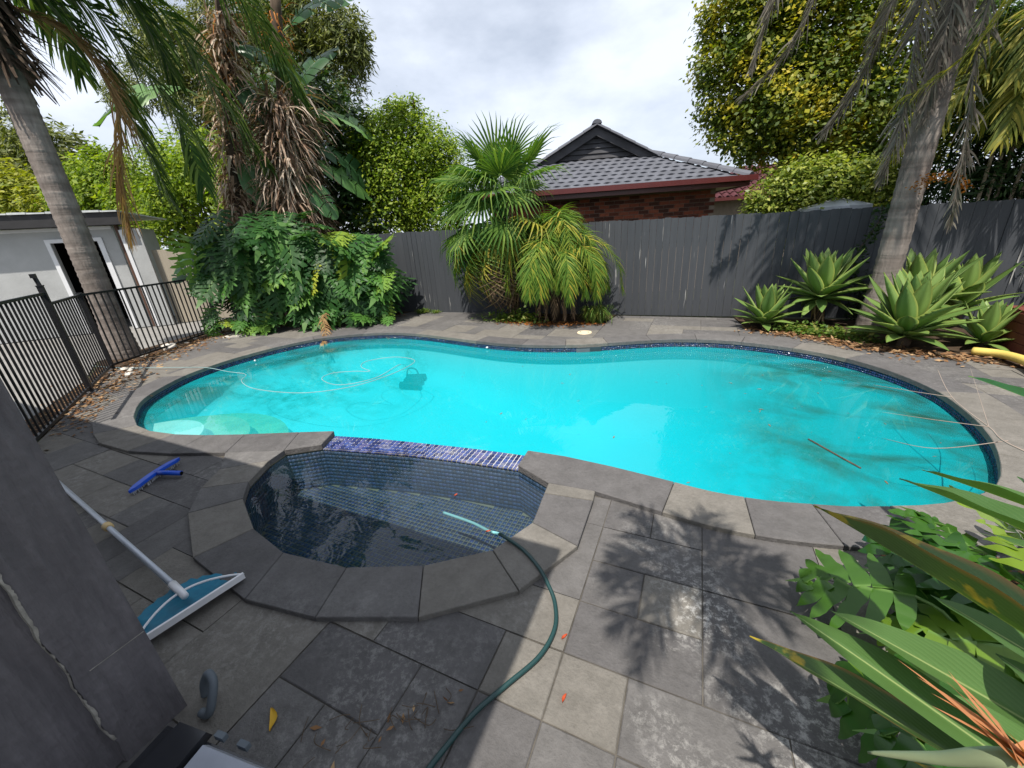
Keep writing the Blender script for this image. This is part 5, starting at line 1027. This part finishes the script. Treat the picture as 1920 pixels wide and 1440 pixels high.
# ------------------------------------------------------------------ pool things
# vacuum robot on the floor with its floating cable
cx, cy, cz = -4.4, 5.15, depth_at(-4.4, 5.15)
rb = thing('pool_cleaner', (cx, cy, cz), 'dark square pool cleaner lying on the pool floor', 'pool cleaner')
mb = MB(); mb.box((cx, cy, cz + .1), (.3, .3, .11), R(20), .8); mb.put('body', M['cleaner'], rb)
for s_ in (-1, 1):
    mb = MB(); c_, s2 = math.cos(R(20)), math.sin(R(20)); p = Vector((cx - s_ * .19 * s2, cy + s_ * .19 * c_, cz + .07)); mb.tube([p - Vector((c_ * .17, s2 * .17, 0)), p + Vector((c_ * .17, s2 * .17, 0))], .065, 10); mb.put('track', M['black_metal'], rb)
mb = MB(); mb.tube(smoothpath([(cx - .12, cy, cz + .16), (cx - .06, cy, cz + .3), (cx + .1, cy, cz + .3), (cx + .15, cy, cz + .16)], 5), .015, 8); mb.put('handle', M['grey_rubber'], rb)
fl = WZ + .004
cab = [(-9.2, 2.78, .02), (-8.4, 2.85, .02), (-7.25, 3.09, .04), (-6.72, 3.22, .035), (-6.45, 3.35, -.05), (-6.1, 3.4, fl), (-5.84, 3.17, fl), (-5.3, 3.01, fl), (-4.53, 3.07, fl), (-4.07, 3.34, fl), (-3.85, 3.7, fl), (-3.76, 4.2, fl), (-3.85, 4.62, fl), (-4.31, 4.7, fl), (-4.62, 4.41, fl), (-4.5, 4.15, fl), (-4.2, 4.02, fl), (-4.45, 3.95, fl), (-4.72, 3.8, fl), (-4.66, 3.56, fl), (-4.2, 3.45, fl), (-3.9, 3.8, fl), (-3.95, 4.4, fl), (-4.12, 4.75, -.3), (-4.25, 4.98, cz + .3)]
mb = MB(); mb.tube(smoothpath(cab, 6), .0045, 6); o = mb.put('cleaner_cable', M['cable'], None, True); tag(o, 'thin pale cable floating in loops on the pool', 'cable')
# valve lid in the paving
mb = MB(); mb.tube([(-1.63, 6.43, .0), (-1.63, 6.43, .012)], [.125, .12], 28); vl = thing('valve_lid', (-1.63, 6.43, 0), 'round beige plastic lid set in far paving', 'lid'); o = mb.put('lid', M['beige'], vl)
for k in range(2): mb = MB(); mb.tube([(-1.70 + .14 * k, 6.43, .0125), (-1.70 + .14 * k, 6.43, .016)], .014, 10); mb.put('finger_hole', M['skimmer'], o)
# white fitting on the concrete beside the fence
mb = MB(); mb.box((-8.75, 5.0, .012), (.5, .3, .03), R(28)); o = mb.put('loose_paver', M['stone_white'], None); tag(o, 'loose pale slab lying beside the long fence panel', 'slab')
# floating debris
gd = random.Random(21); inn = offset(POOL, -.2, True)
lm = MB(); lm.add([(-.5, 0, 0), (-.1, .12, .03), (.5, .02, 0), (0, -.1, .02)], [(0, 1, 2, 3)]); leafm = lm.mesh('floating_leaf', M['litter'])
k = 0
while k < 46:
    x = gd.uniform(-2.8, 1.9); y = gd.uniform(2.5, 5.8)
    if inside((x, y), inn) and gd.random() < (.35 + .25 * x if x > -1 else .3):
        s_ = gd.uniform(.015, .06); o = put('floating_leaf', leafm, None, Matrix.Translation((x, y, WZ + .003)) @ Matrix.Rotation(gd.uniform(0, 6.28), 4, 'Z') @ Matrix.Diagonal((s_, s_ * gd.uniform(.5, 1.3), s_, 1))); tag(o, 'tiny brown leaf fragment floating on the turquoise pool', 'leaf', 'leaf fragments floating on the pool'); k += 1
mb = MB(); mb.tube([(.98, 3.55, WZ + .006), (1.12, 3.33, WZ + .006), (1.22, 3.18, WZ + .006)], .006, 5); o = mb.put('floating_stick', M['bark']); tag(o, 'thin dark stick floating near right end of pool', 'stick')
# dead frond over the far left coping
o = frond([(-7.2, 6.2, .35), (-7.0, 5.75, .3), (-6.55, 5.35, .08), (-6.3, 5.0, -.1)], .22, 34, .016, 45, .5, 300, rw=.012).put('fallen_frond', M['straw']); tag(o, 'dry brown frond drooping over the far left pool edge', 'frond')

# ------------------------------------------------------------------ tools on the paving
# blue pool brush
br = thing('pool_brush', (-3.75, 1.2, 0), 'blue pool brush head lying on the paving', 'pool brush')
b0, b1 = Vector((-3.89, 1.43, .038)), Vector((-3.70, 1.0, .038)); t = (b1 - b0).normalized(); sd = Vector((-t.y, t.x, 0))
v = []; n = 14
for i in range(n + 1):
    k = i / n; w = .028 * (min(1, math.sin(math.pi * min(max(k, .012), .988)) * 3.2)); p = b0.lerp(b1, k) + Vector((0, 0, .016 * math.sin(math.pi * k)))
    v += [p - sd * w + Vector((0, 0, -.012)), p - sd * w * .8 + Vector((0, 0, .01)), p + sd * w * .8 + Vector((0, 0, .01)), p + sd * w + Vector((0, 0, -.012))]
f = [(4 * i + a, 4 * i + (a + 1) % 4, 4 * i + 4 + (a + 1) % 4, 4 * i + 4 + a) for i in range(n) for a in range(4)] + [(3, 2, 1, 0), (4 * n, 4 * n + 1, 4 * n + 2, 4 * n + 3)]
put('brush_back', mesh('brush_back', v, f, M['blue_plastic']), br)
mb = MB()
for i in range(80):
    p = b0.lerp(b1, .02 + .96 * i / 80) + sd * random.uniform(-.02, .02) - Vector((0, 0, .012)); q = p + Vector((random.uniform(-.004, .004), random.uniform(-.004, .004), -.024)); mb.tube([p, q], [.004, .003], 4)
mb.put('bristles', M['bristle'], br)
mb = MB(); m_ = b0.lerp(b1, .5); mb.tube([m_ + Vector((0, 0, .01)), m_ + Vector((.09, .03, .012)), m_ + Vector((.2, .08, .0))], [.02, .019, .019], 12); so_ = mb.put('socket', M['blue_plastic'], br, True)
mb = MB(); e_ = m_ + Vector((.2, .08, .0)); mb.tube([e_ + Vector((.001, 0, 0)), e_ + Vector((.003, .001, 0))], .0155, 12); mb.put('socket_bore', M['black'], so_)
# leaf net on a pole
ln = thing('leaf_net', (-2.1, .6, 0), 'teal leaf skimmer net with white rim and pole', 'pool net')
n0, n1 = Vector((-2.02, .80, .07)), Vector((-2.10, .36, .07)); ct = (n0 + n1) / 2; t = (n1 - n0).normalized(); hd2 = Vector((-.97, .12, 0)).normalized()
def rimpt(k): 
    # front edge straight, back edge bowed towards the pole
    if k <= .5: return n0.lerp(n1, k * 2)
    a = (k - .5) * 2; return n1.lerp(n0, a) + hd2 * .12 * math.sin(math.pi * a) ** .8 + Vector((0, 0, .03 * math.sin(math.pi * a)))
rp_ = [rimpt(k / 40) for k in range(41)]
mb = MB(); mb.tube(rp_[20:], .006, 6); mb.put('back_rim', M['white_plastic'], ln, True)
mb = MB(); c = (n0 + n1) / 2; mb.box((c.x, c.y, c.z - .005), ((n1 - n0).length, .012, .034), math.atan2(t.y, t.x)); mb.put('scoop_lip', M['white_plastic'], ln)
mb = MB(); v = []; K = 22
for i in range(K + 1):
    a = i / K; f0 = n0.lerp(n1, a); bk = n1.lerp(n0, 1 - a) + hd2 * (.3 * math.sin(math.pi * (a * .90 + .05)) ** .5)
    for q in (0, .3, .6, .85, 1.): p = f0.lerp(bk, q); v.append((p.x, p.y, max(.012, .08 - .05 * math.sin(math.pi * q) + .014 * random.uniform(-1, 1) * (q > 0) - .055 * q ** 4)))
put('net_bag', mesh('net_bag', v, [(5 * i + j, 5 * i + j + 1, 5 * i + j + 6, 5 * i + j + 5) for i in range(K) for j in range(4)], M['net'], True), ln)
h0 = ct + hd2 * .1 + Vector((0, 0, .03)); mb = MB(); mb.tube([h0 - hd2 * .03, h0 + hd2 * .12], [.016, .019], 12); mb.put('handle_socket', M['white_plastic'], ln, True)
p0 = h0 + hd2 * .1; p1 = Vector((-4.5, .87, .03))
mb = MB(); mb.tube([p0, p0.lerp(p1, .5), p1], .015, 12); po = mb.put('pole', M['aluminium'], ln, True)
c = Vector((-3.28, .74, .033)); c = p0.lerp(p1, (c.x - p0.x) / (p1.x - p0.x)); d_ = (p1 - p0).normalized(); mb = MB(); mb.tube([c - d_ * .035, c - d_ * .02, c + d_ * .02, c + d_ * .035], [.021, .026, .026, .021], 12); mb.put('collar', M['tan_plastic'], po, True)
# green hose out of the spa
HP = [(-1.42, 1.75, -.1), (-1.18, 1.72, -.09), (-1.02, 1.66, -.06), (-.92, 1.6, .0), (-.86, 1.55, .045), (-.72, 1.5, .042), (-.6, 1.42, .041), (-.52, 1.345, .03), (-.46, 1.27, .012), (-.42, 1.15, .014), (-.44, 1.01, .014), (-.52, .86, .014), (-.59, .73, .014), (-.63, .61, .014), (-.66, .5, .014), (-.7, .3, .014), (-.6, .0, .014)]
hz = thing('garden_hose', (-.6, 1.0, 0), 'dark green hose running from spa across the paving', 'hose')
pth = smoothpath(HP, 8); mb = MB(); mb.tube(pth[26:], .0098, 10); mb.put('dry_length', M['hose'], hz, True); mb = MB(); mb.tube(pth[:27], .0097, 10); o = mb.put('wet_length', M['wet_hose'], hz, True); o['label'] = 'pale submerged end of the hose'
# fallen leaves on paving and in the spa
def flat_leaf(name, x, y, z, L, Wd, rz, mat, label, group=None):
    v = []; f = []
    for i in range(7):
        k = i / 6; w = Wd * math.sin(math.pi * min(.98, max(.03, k))) ** .8 / 2; cx_ = .12 * L * math.sin(k * 3); v += [(L * (k - .5), cx_ - w, .004 + .012 * abs(k - .5)), (L * (k - .5), cx_, .002), (L * (k - .5), cx_ + w, .006 + .012 * abs(k - .5))]
    f = [(3 * i + j, 3 * i + 3 + j, 3 * i + 4 + j, 3 * i + 1 + j) for i in range(6) for j in (0, 1)]
    o = put(name, mesh(name, v, f, M[mat], True), None, Matrix.Translation((x, y, z)) @ Matrix.Rotation(rz, 4, 'Z')); tag(o, label, 'leaf', group)
flat_leaf('fallen_leaf', -1.30, .42, .002, .085, .026, R(-40), 'yellow_leaf', 'curled yellow leaf on shaded paving near black bin')
for x, y, z, a in ((-.37, 1.13, .002, 60), (-.30, .9, .002, 80), (-1.0, 1.62, SZ + .002, 30), (-1.38, 1.86, SZ + .002, 70)):
    flat_leaf('fallen_petal', x, y, z, .034 if z > 0 else .03, .011, R(a), 'red_flower', 'small red orange petal on paving beside green hose' if z > 0 else 'small red petal drifting in the dark spa', 'red petals by hose' if z > 0 else 'red petals in spa')
flat_leaf('fallen_leaf', -.86, .40, .002, .09, .028, R(70), 'litter', 'pale brown dry leaf beside the tangle of roots')
mb = MB(); gq = random.Random(31)
for i in range(26):
    a = gq.random(); p = Vector((-1.08 + .36 * a, .38 + .34 * a, .006)) + Vector((gq.gauss(0, .04), gq.gauss(0, .03), 0)); q = p + Vector((gq.uniform(-.1, .1), gq.uniform(-.08, .08), .004)); m_ = (p + q) / 2 + Vector((gq.uniform(-.03, .03), gq.uniform(-.03, .03), .01)); mb.tube(smoothpath([p, m_, q], 4), .0016, 4)
o = mb.put('root_tangle', M['bark']); tag(o, 'tangle of dry rootlets on paving beside the hose', 'debris')

# ------------------------------------------------------------------ house corner: pier, black bin, verandah roof whose shade covers the near paving
pier = thing('verandah_pier', (-1.9, -.05, 0), 'weathered purple grey painted pier at lower left', 'pier')
mb = MB(); mb.box((-1.91, -.24, 1.335), (.44, 1.1, 2.67), 0); mb.put('pier_core', M['post'], pier)
# cover board with a chipped edge
v = []; f = []; nz_ = 60; gq = random.Random(4); prev = .135
for i in range(nz_ + 1):
    z = 2.67 * i / nz_; e_ = .135 + gq.uniform(-.006, .006) + .006 * math.sin(i * .7); v += [(-1.689, e_, z), (-1.667, e_ + .004, z), (-1.667, .326, z), (-1.689, .326, z)]
f = [(4 * i + a, 4 * i + (a + 1) % 4, 4 * i + 4 + (a + 1) % 4, 4 * i + 4 + a) for i in range(nz_) for a in range(4)] + [(4 * nz_, 4 * nz_ + 1, 4 * nz_ + 2, 4 * nz_ + 3)]
put('cover_board', mesh('cover_board', v, f, M['post']), pier)
mb = MB(); ch = []; w_ = .004
for i in range(231):
    z = .12 + 1.5 * i / 230; k = z / 2.67 * nz_; j = min(int(k), nz_ - 1); e_ = v[4 * j + 1][1] * (1 - (k - j)) + v[4 * j + 5][1] * (k - j); w_ = min(.0055, max(-.003, w_ + gq.uniform(-.0026, .0025))); ch.append((z, e_ - .003, e_ + w_))
mb.add([q for z, y0, y1 in ch for q in ((-1.6648, y0, z), (-1.6648, y1, z), (-1.682, y0 - .002, z))], [(3 * i, 3 * i + 1, 3 * i + 4, 3 * i + 3) for i in range(230)] + [(3 * i + 2, 3 * i, 3 * i + 3, 3 * i + 5) for i in range(230)])
mb.put('chipped_edge', M['chip'], pier)
mb = MB(); mb.box((-1.6665, .25, .42), (.003, .145, .0022), 0); mb.put('board_joint', M['chip'], pier)
# black bin with lid
bn = thing('black_bin', (-1.2, .15, 0), 'black plastic tub with glossy lid at the pier foot', 'bin')
mb = MB(); mb.box((-1.16, .09, .13), (.42, .3, .26), R(8), 1.05); mb.put('body', M['gloss_black'], bn)
mb = MB(); mb.box((-1.27, .1, .275), (.12, .3, .028), R(8), .94); mb.put('rim', M['gloss_black'], bn)
mb = MB(); mb.box((-1.06, .11, .282), (.27, .29, .035), R(8), .9); ld = mb.put('lid', M['lid_grey'], bn)
for dx in (0, .09): mb = MB(); mb.box((-1.19 + dx, .262 + dx * .14, .275), (.035, .016, .02), R(8)); mb.put('clip', M['grey_rubber'], ld)
vh = thing('vacuum_handle', (-1.55, .33, 0), 'grey looped rubber handle leaning on the pier', 'handle')
mb = MB(); mb.tube(smoothpath([(-1.625, .375, .015), (-1.62, .385, .07), (-1.59, .40, .125), (-1.545, .39, .115), (-1.525, .355, .06), (-1.53, .335, .025), (-1.57, .33, .017)], 6), .0155, 10); mb.put('loop', M['grey_rubber'], vh, True)
# verandah roof (above and behind the camera)
vr = thing('verandah_roof', (-4.0, -2.5, 2.7), 'verandah roof over the near left paving', 'roof')
mb = MB(); mb.prism([(-9.5, -5), (-.44, -5), (-.44, .19), (-9.5, .19)], 2.72, 2.85); mb.put('roof_slab', M['dark_fascia'], vr)
mb = MB(); mb.prism([(-9.5, .191), (-.43, .191), (-.43, .208), (-9.5, .208)], 2.68, 2.86); mb.put('fascia_board', M['dark_fascia'], vr)
mb = MB(); mb.prism([(-9.5, -5.2), (-.44, -5.2), (-.44, -5.01), (-9.5, -5.01)], 0, 2.84); mb.put('back_wall', M['render_grey'], vr)

# ------------------------------------------------------------------ foreground plants, lower right
def lance_mesh(L, Wd, fold=.35, bend=.2, seed=0, mat='strelitzia', edge=.02):
    g = random.Random(seed); n = 26; xs = (-1, -.6, -.25, 0, .25, .6, 1); v = []; uv = []
    for i in range(n + 1):
        t = i / n; w = Wd * .5 * max(.02, (math.sin(math.pi * (.10 + .9 * t ** 1.1)) ** 1.05)); 
        if t > .94: w *= max(.05, (1 - t) / .06)
        yy = L * t; zz = -bend * L * t * t
        for x in xs: v.append((x * w * math.cos(fold), yy, zz + abs(x) * w * math.sin(fold) + edge * Wd * math.sin(t * 19 + x * 2 + seed) * abs(x))); uv.append((x, t))
    k = len(xs); f = [(i * k + j, i * k + j + 1, (i + 1) * k + j + 1, (i + 1) * k + j) for i in range(n) for j in range(k - 1)]
    return mesh('leaf', v, f, M[mat], True, uv)
sr = thing('bird_of_paradise', (1.15, .75, 0), 'bird of paradise clump with long stiff leaves in near foreground', 'bird of paradise')
CR = Vector((1.15, .72, 0))
FG = [((.235, .902, .606), (.60, .60, .76), .098, 'strelitzia_ill', .5, (-.1, .35, 1)), ((.296, .895, .726), (.62, .58, .80), .095, 'strelitzia', .65, (-.3, -.2, 1)), ((.361, .875, .788), (.66, .54, .92), .105, 'strelitzia', .6, (-.3, .1, 1)), ((.342, 1.02, .966), (.62, .56, 1.02), .15, 'strelitzia_ill', .75, (.2, .5, 1)),
      ((.635, 1.376, .88), (.80, .88, 1.0), .14, 'strelitzia', .5, (.1, .2, 1)), ((.739, 1.498, .856), (.95, 1.05, .95), .12, 'strelitzia', .5, (.2, .3, 1)), ((1.134, 2.232, .949), (1.3, 1.7, .92), .13, 'strelitzia', .5, (.3, .3, 1)), ((.531, .732, .93), (.62, .5, .98), .09, 'strelitzia', .3, (0, 0, 1)),
      ((.7, 1.2, .62), (.95, .8, .7), .13, 'strelitzia', .4, (0, 0, 1)), ((.62, 1.0, .5), (.95, .7, .62), .13, 'strelitzia', .4, (0, .2, 1)), ((.9, 1.45, .7), (1.1, 1.0, .8), .13, 'strelitzia', .4, (0, .2, 1)), ((.55, .8, .5), (.9, .6, .6), .12, 'strelitzia_ill', .4, (0, .2, 1))]
for i, (tip, base, wd_, mt, fo, nn) in enumerate(FG):
    tp_, bs = Vector(tip), Vector(base); d = tp_ - bs; L = d.length
    put('leaf', lance_mesh(L * 1.02, wd_, fo, .05, i, mt), sr, orient(bs, d + Vector((0, 0, .05 * L)), nn))
    mb = MB(); g0 = CR + Vector((random.uniform(-.12, .2), random.uniform(-.15, .25), 0)); mb.tube(smoothpath([g0, g0.lerp(bs, .5) + Vector((.12, -.02, .1)), bs], 5), [.016 - .0006 * k for k in range(11)], 7); mb.put('petiole', M['petiole'], sr, True)
# spent flower
fl_ = thing('spent_flower', (1.0, .5, 0), 'withered orange bird of paradise flower at lower right', 'flower')
b0 = Vector((.30, .51, .90)); b1 = Vector((.385, .45, 1.06)); b2 = Vector((.45, .40, 1.06))
mb = MB(); pts = smoothpath([b0, b0.lerp(b1, .5) + Vector((.0, 0, .0)), b1, b2], 6); mb.tube(pts, [.002 + .021 * (i / (len(pts) - 1)) for i in range(len(pts))], 10, flat=.7); mb.put('bract', M['bract'], fl_, True)
mb = MB(); mb.tube(smoothpath([b2, (.62, .36, .85), (.95, .5, .3), (1.02, .55, 0)], 6), .011, 8); mb.put('flower_stem', M['petiole'], fl_, True)
gq = random.Random(8)
for i in range(13):
    a = b1 + Vector((gq.uniform(-.01, .01), gq.uniform(-.01, .01), .012)); d = Vector((gq.uniform(-.8, .6), gq.uniform(-.2, .9), gq.uniform(.1, 1.0))).normalized(); L = gq.uniform(.05, .14); sd = d.cross(Vector((.4, .2, 1))).normalized() * gq.uniform(.003, .01); cv = Vector((gq.uniform(-.3, .3), gq.uniform(-.3, .3), gq.uniform(-.5, .2))) * L; v = []
    for e_ in range(6): k = e_ / 5; p = a + d * L * k + cv * k * k; w = sd * (1 - k) ** .7; v += [p - w, p + w]
    put('petal', mesh('petal', v, [(2 * e_, 2 * e_ + 1, 2 * e_ + 3, 2 * e_ + 2) for e_ in range(5)], M['dry_flower']), fl_)
# monstera below
MS = [lobed_mesh('leaf', .4, .42, 6, M['monstera'], 11, tooth=False, droop=.25), lobed_mesh('leaf', .4, .38, 5, M['monstera'], 12, tooth=False, droop=.5), lobed_mesh('leaf', .4, .44, 7, M['monstera'], 13, tooth=False, droop=.15)]
mo = thing('monstera', (1.3, 1.6, 0), 'glossy monstera plant spilling over paving at lower right', 'monstera')
MP = [((.74, 1.58, .28), (-.75, .25, -.2), .9), ((.98, 1.72, .36), (-.6, .6, .1), .95), ((1.12, 1.8, .38), (-.3, .8, .1), .95), ((1.3, 2.0, .4), (.2, .8, .1), .9), ((1.55, 2.15, .42), (.5, .6, 0), .9), ((1.05, 1.6, .4), (-.7, .3, .2), .9), ((.95, 1.42, .3), (-.8, .1, -.1), .85), ((.62, 1.0, .42), (-.8, .3, -.4), .85), ((.7, .88, .5), (-.7, .2, -.3), .8), ((.8, 1.2, .3), (-.8, .1, -.3), .9), ((.85, .7, .3), (-.8, .2, -.3), .9), ((1.4, 1.8, .5), (.1, .7, .4), .95), ((1.6, 1.9, .5), (.4, .6, .3), .95), ((1.3, 1.6, .48), (-.3, .6, .3), .9), ((.8, .45, .35), (-.8, -.1, -.2), .9)]
gq = random.Random(12)
MP += [((gq.uniform(.95, 1.9), gq.uniform(.2, 1.8), gq.uniform(.1, .42)), (gq.uniform(-1, .3), gq.uniform(-.3, .8), gq.uniform(-.4, .2)), gq.uniform(.7, 1.1)) for _ in range(46)]
mb = MB()
for i, (p, d, s_) in enumerate(MP):
    d = Vector(d); nn = Vector((d.x * .4 + gq.uniform(-.3, .2), d.y * .4 - .2, 1)); put('leaf', MS[i % 3], mo, orient(Vector(p) - d.normalized() * .12, d, nn, gq.uniform(-.4, .4)) @ Matrix.Diagonal((s_,) * 3 + (1,)))
    q = Vector(p) - d.normalized() * .12; g0 = Vector((min(1.9, max(1.05, q.x + .25)), q.y - .1, 0)); mb.tube(smoothpath([g0, g0.lerp(q, .6) + Vector((0, 0, .08)), q], 4), .006, 5)
mb.put('stems', M['petiole'], mo, True)
# bare twig reaching over the pool end
tw = thing('bare_twig', (2.6, 2.4, 0), 'bare pale twig reaching over the right pool end', 'twig')
TWG = [[(2.6, 2.4, 0), (2.2, 2.35, .3), (1.66, 2.69, .42), (1.70, 3.06, .385), (1.672, 3.42, .426), (1.68, 3.70, .53)], [(1.70, 3.06, .385), (1.84, 3.44, .375), (1.9, 3.81, .525)], [(1.70, 3.06, .385), (1.5, 3.15, .36), (1.25, 3.2, .36)], [(1.672, 3.42, .426), (1.5, 3.5, .42), (1.3, 3.58, .42)], [(1.68, 2.85, .4), (1.4, 2.85, .3), (1.2, 2.95, .28)], [(1.66, 2.69, .42), (1.85, 2.9, .55), (1.95, 3.1, .7)], [(1.9, 2.5, .36), (2.0, 2.75, .5), (2.1, 2.95, .62)]]
for i, q in enumerate(TWG): mb = MB(); p = smoothpath(q, 6); mb.tube(p, [(.007 if i == 0 else .003) * (1 - .8 * k / (len(p) - 1)) for k in range(len(p))], 6); mb.put('branch' if i else 'main_stem', M['twig'], tw, True)
# palm behind the viewer whose crown shades the paving
pb = thing('shade_palm', (2.7, -1.9, 0), 'leaning palm behind the viewer shading the sunny paving', 'palm tree')
mb = MB(); mb.tube(smoothpath([(2.7, -1.9, 0), (2.4, -1.6, 1.4), (1.5, -.9, 2.6), (.3, .06, 3.15)], 8), .04, 12); mb.put('trunk', M['palm_trunk'], pb, True)
gs = random.Random(77); b_ = Vector((.24, .12, 3.2))
for i in range(14):
    a = R(i * 25.7 + gs.uniform(-8, 8)); el = gs.uniform(-.1, .9); d_ = Vector((math.cos(a), math.sin(a), 0)); L = gs.uniform(.36, .55)
    frond([b_, b_ + d_ * L * .4 + Vector((0, 0, .25 * el)), b_ + d_ * L * .8 + Vector((0, 0, .2 * el)), b_ + d_ * L * 1.05 + Vector((0, 0, -.08))], .2, 20, .02, 38, .25, 400 + i).put('frond', M['queen'], pb)
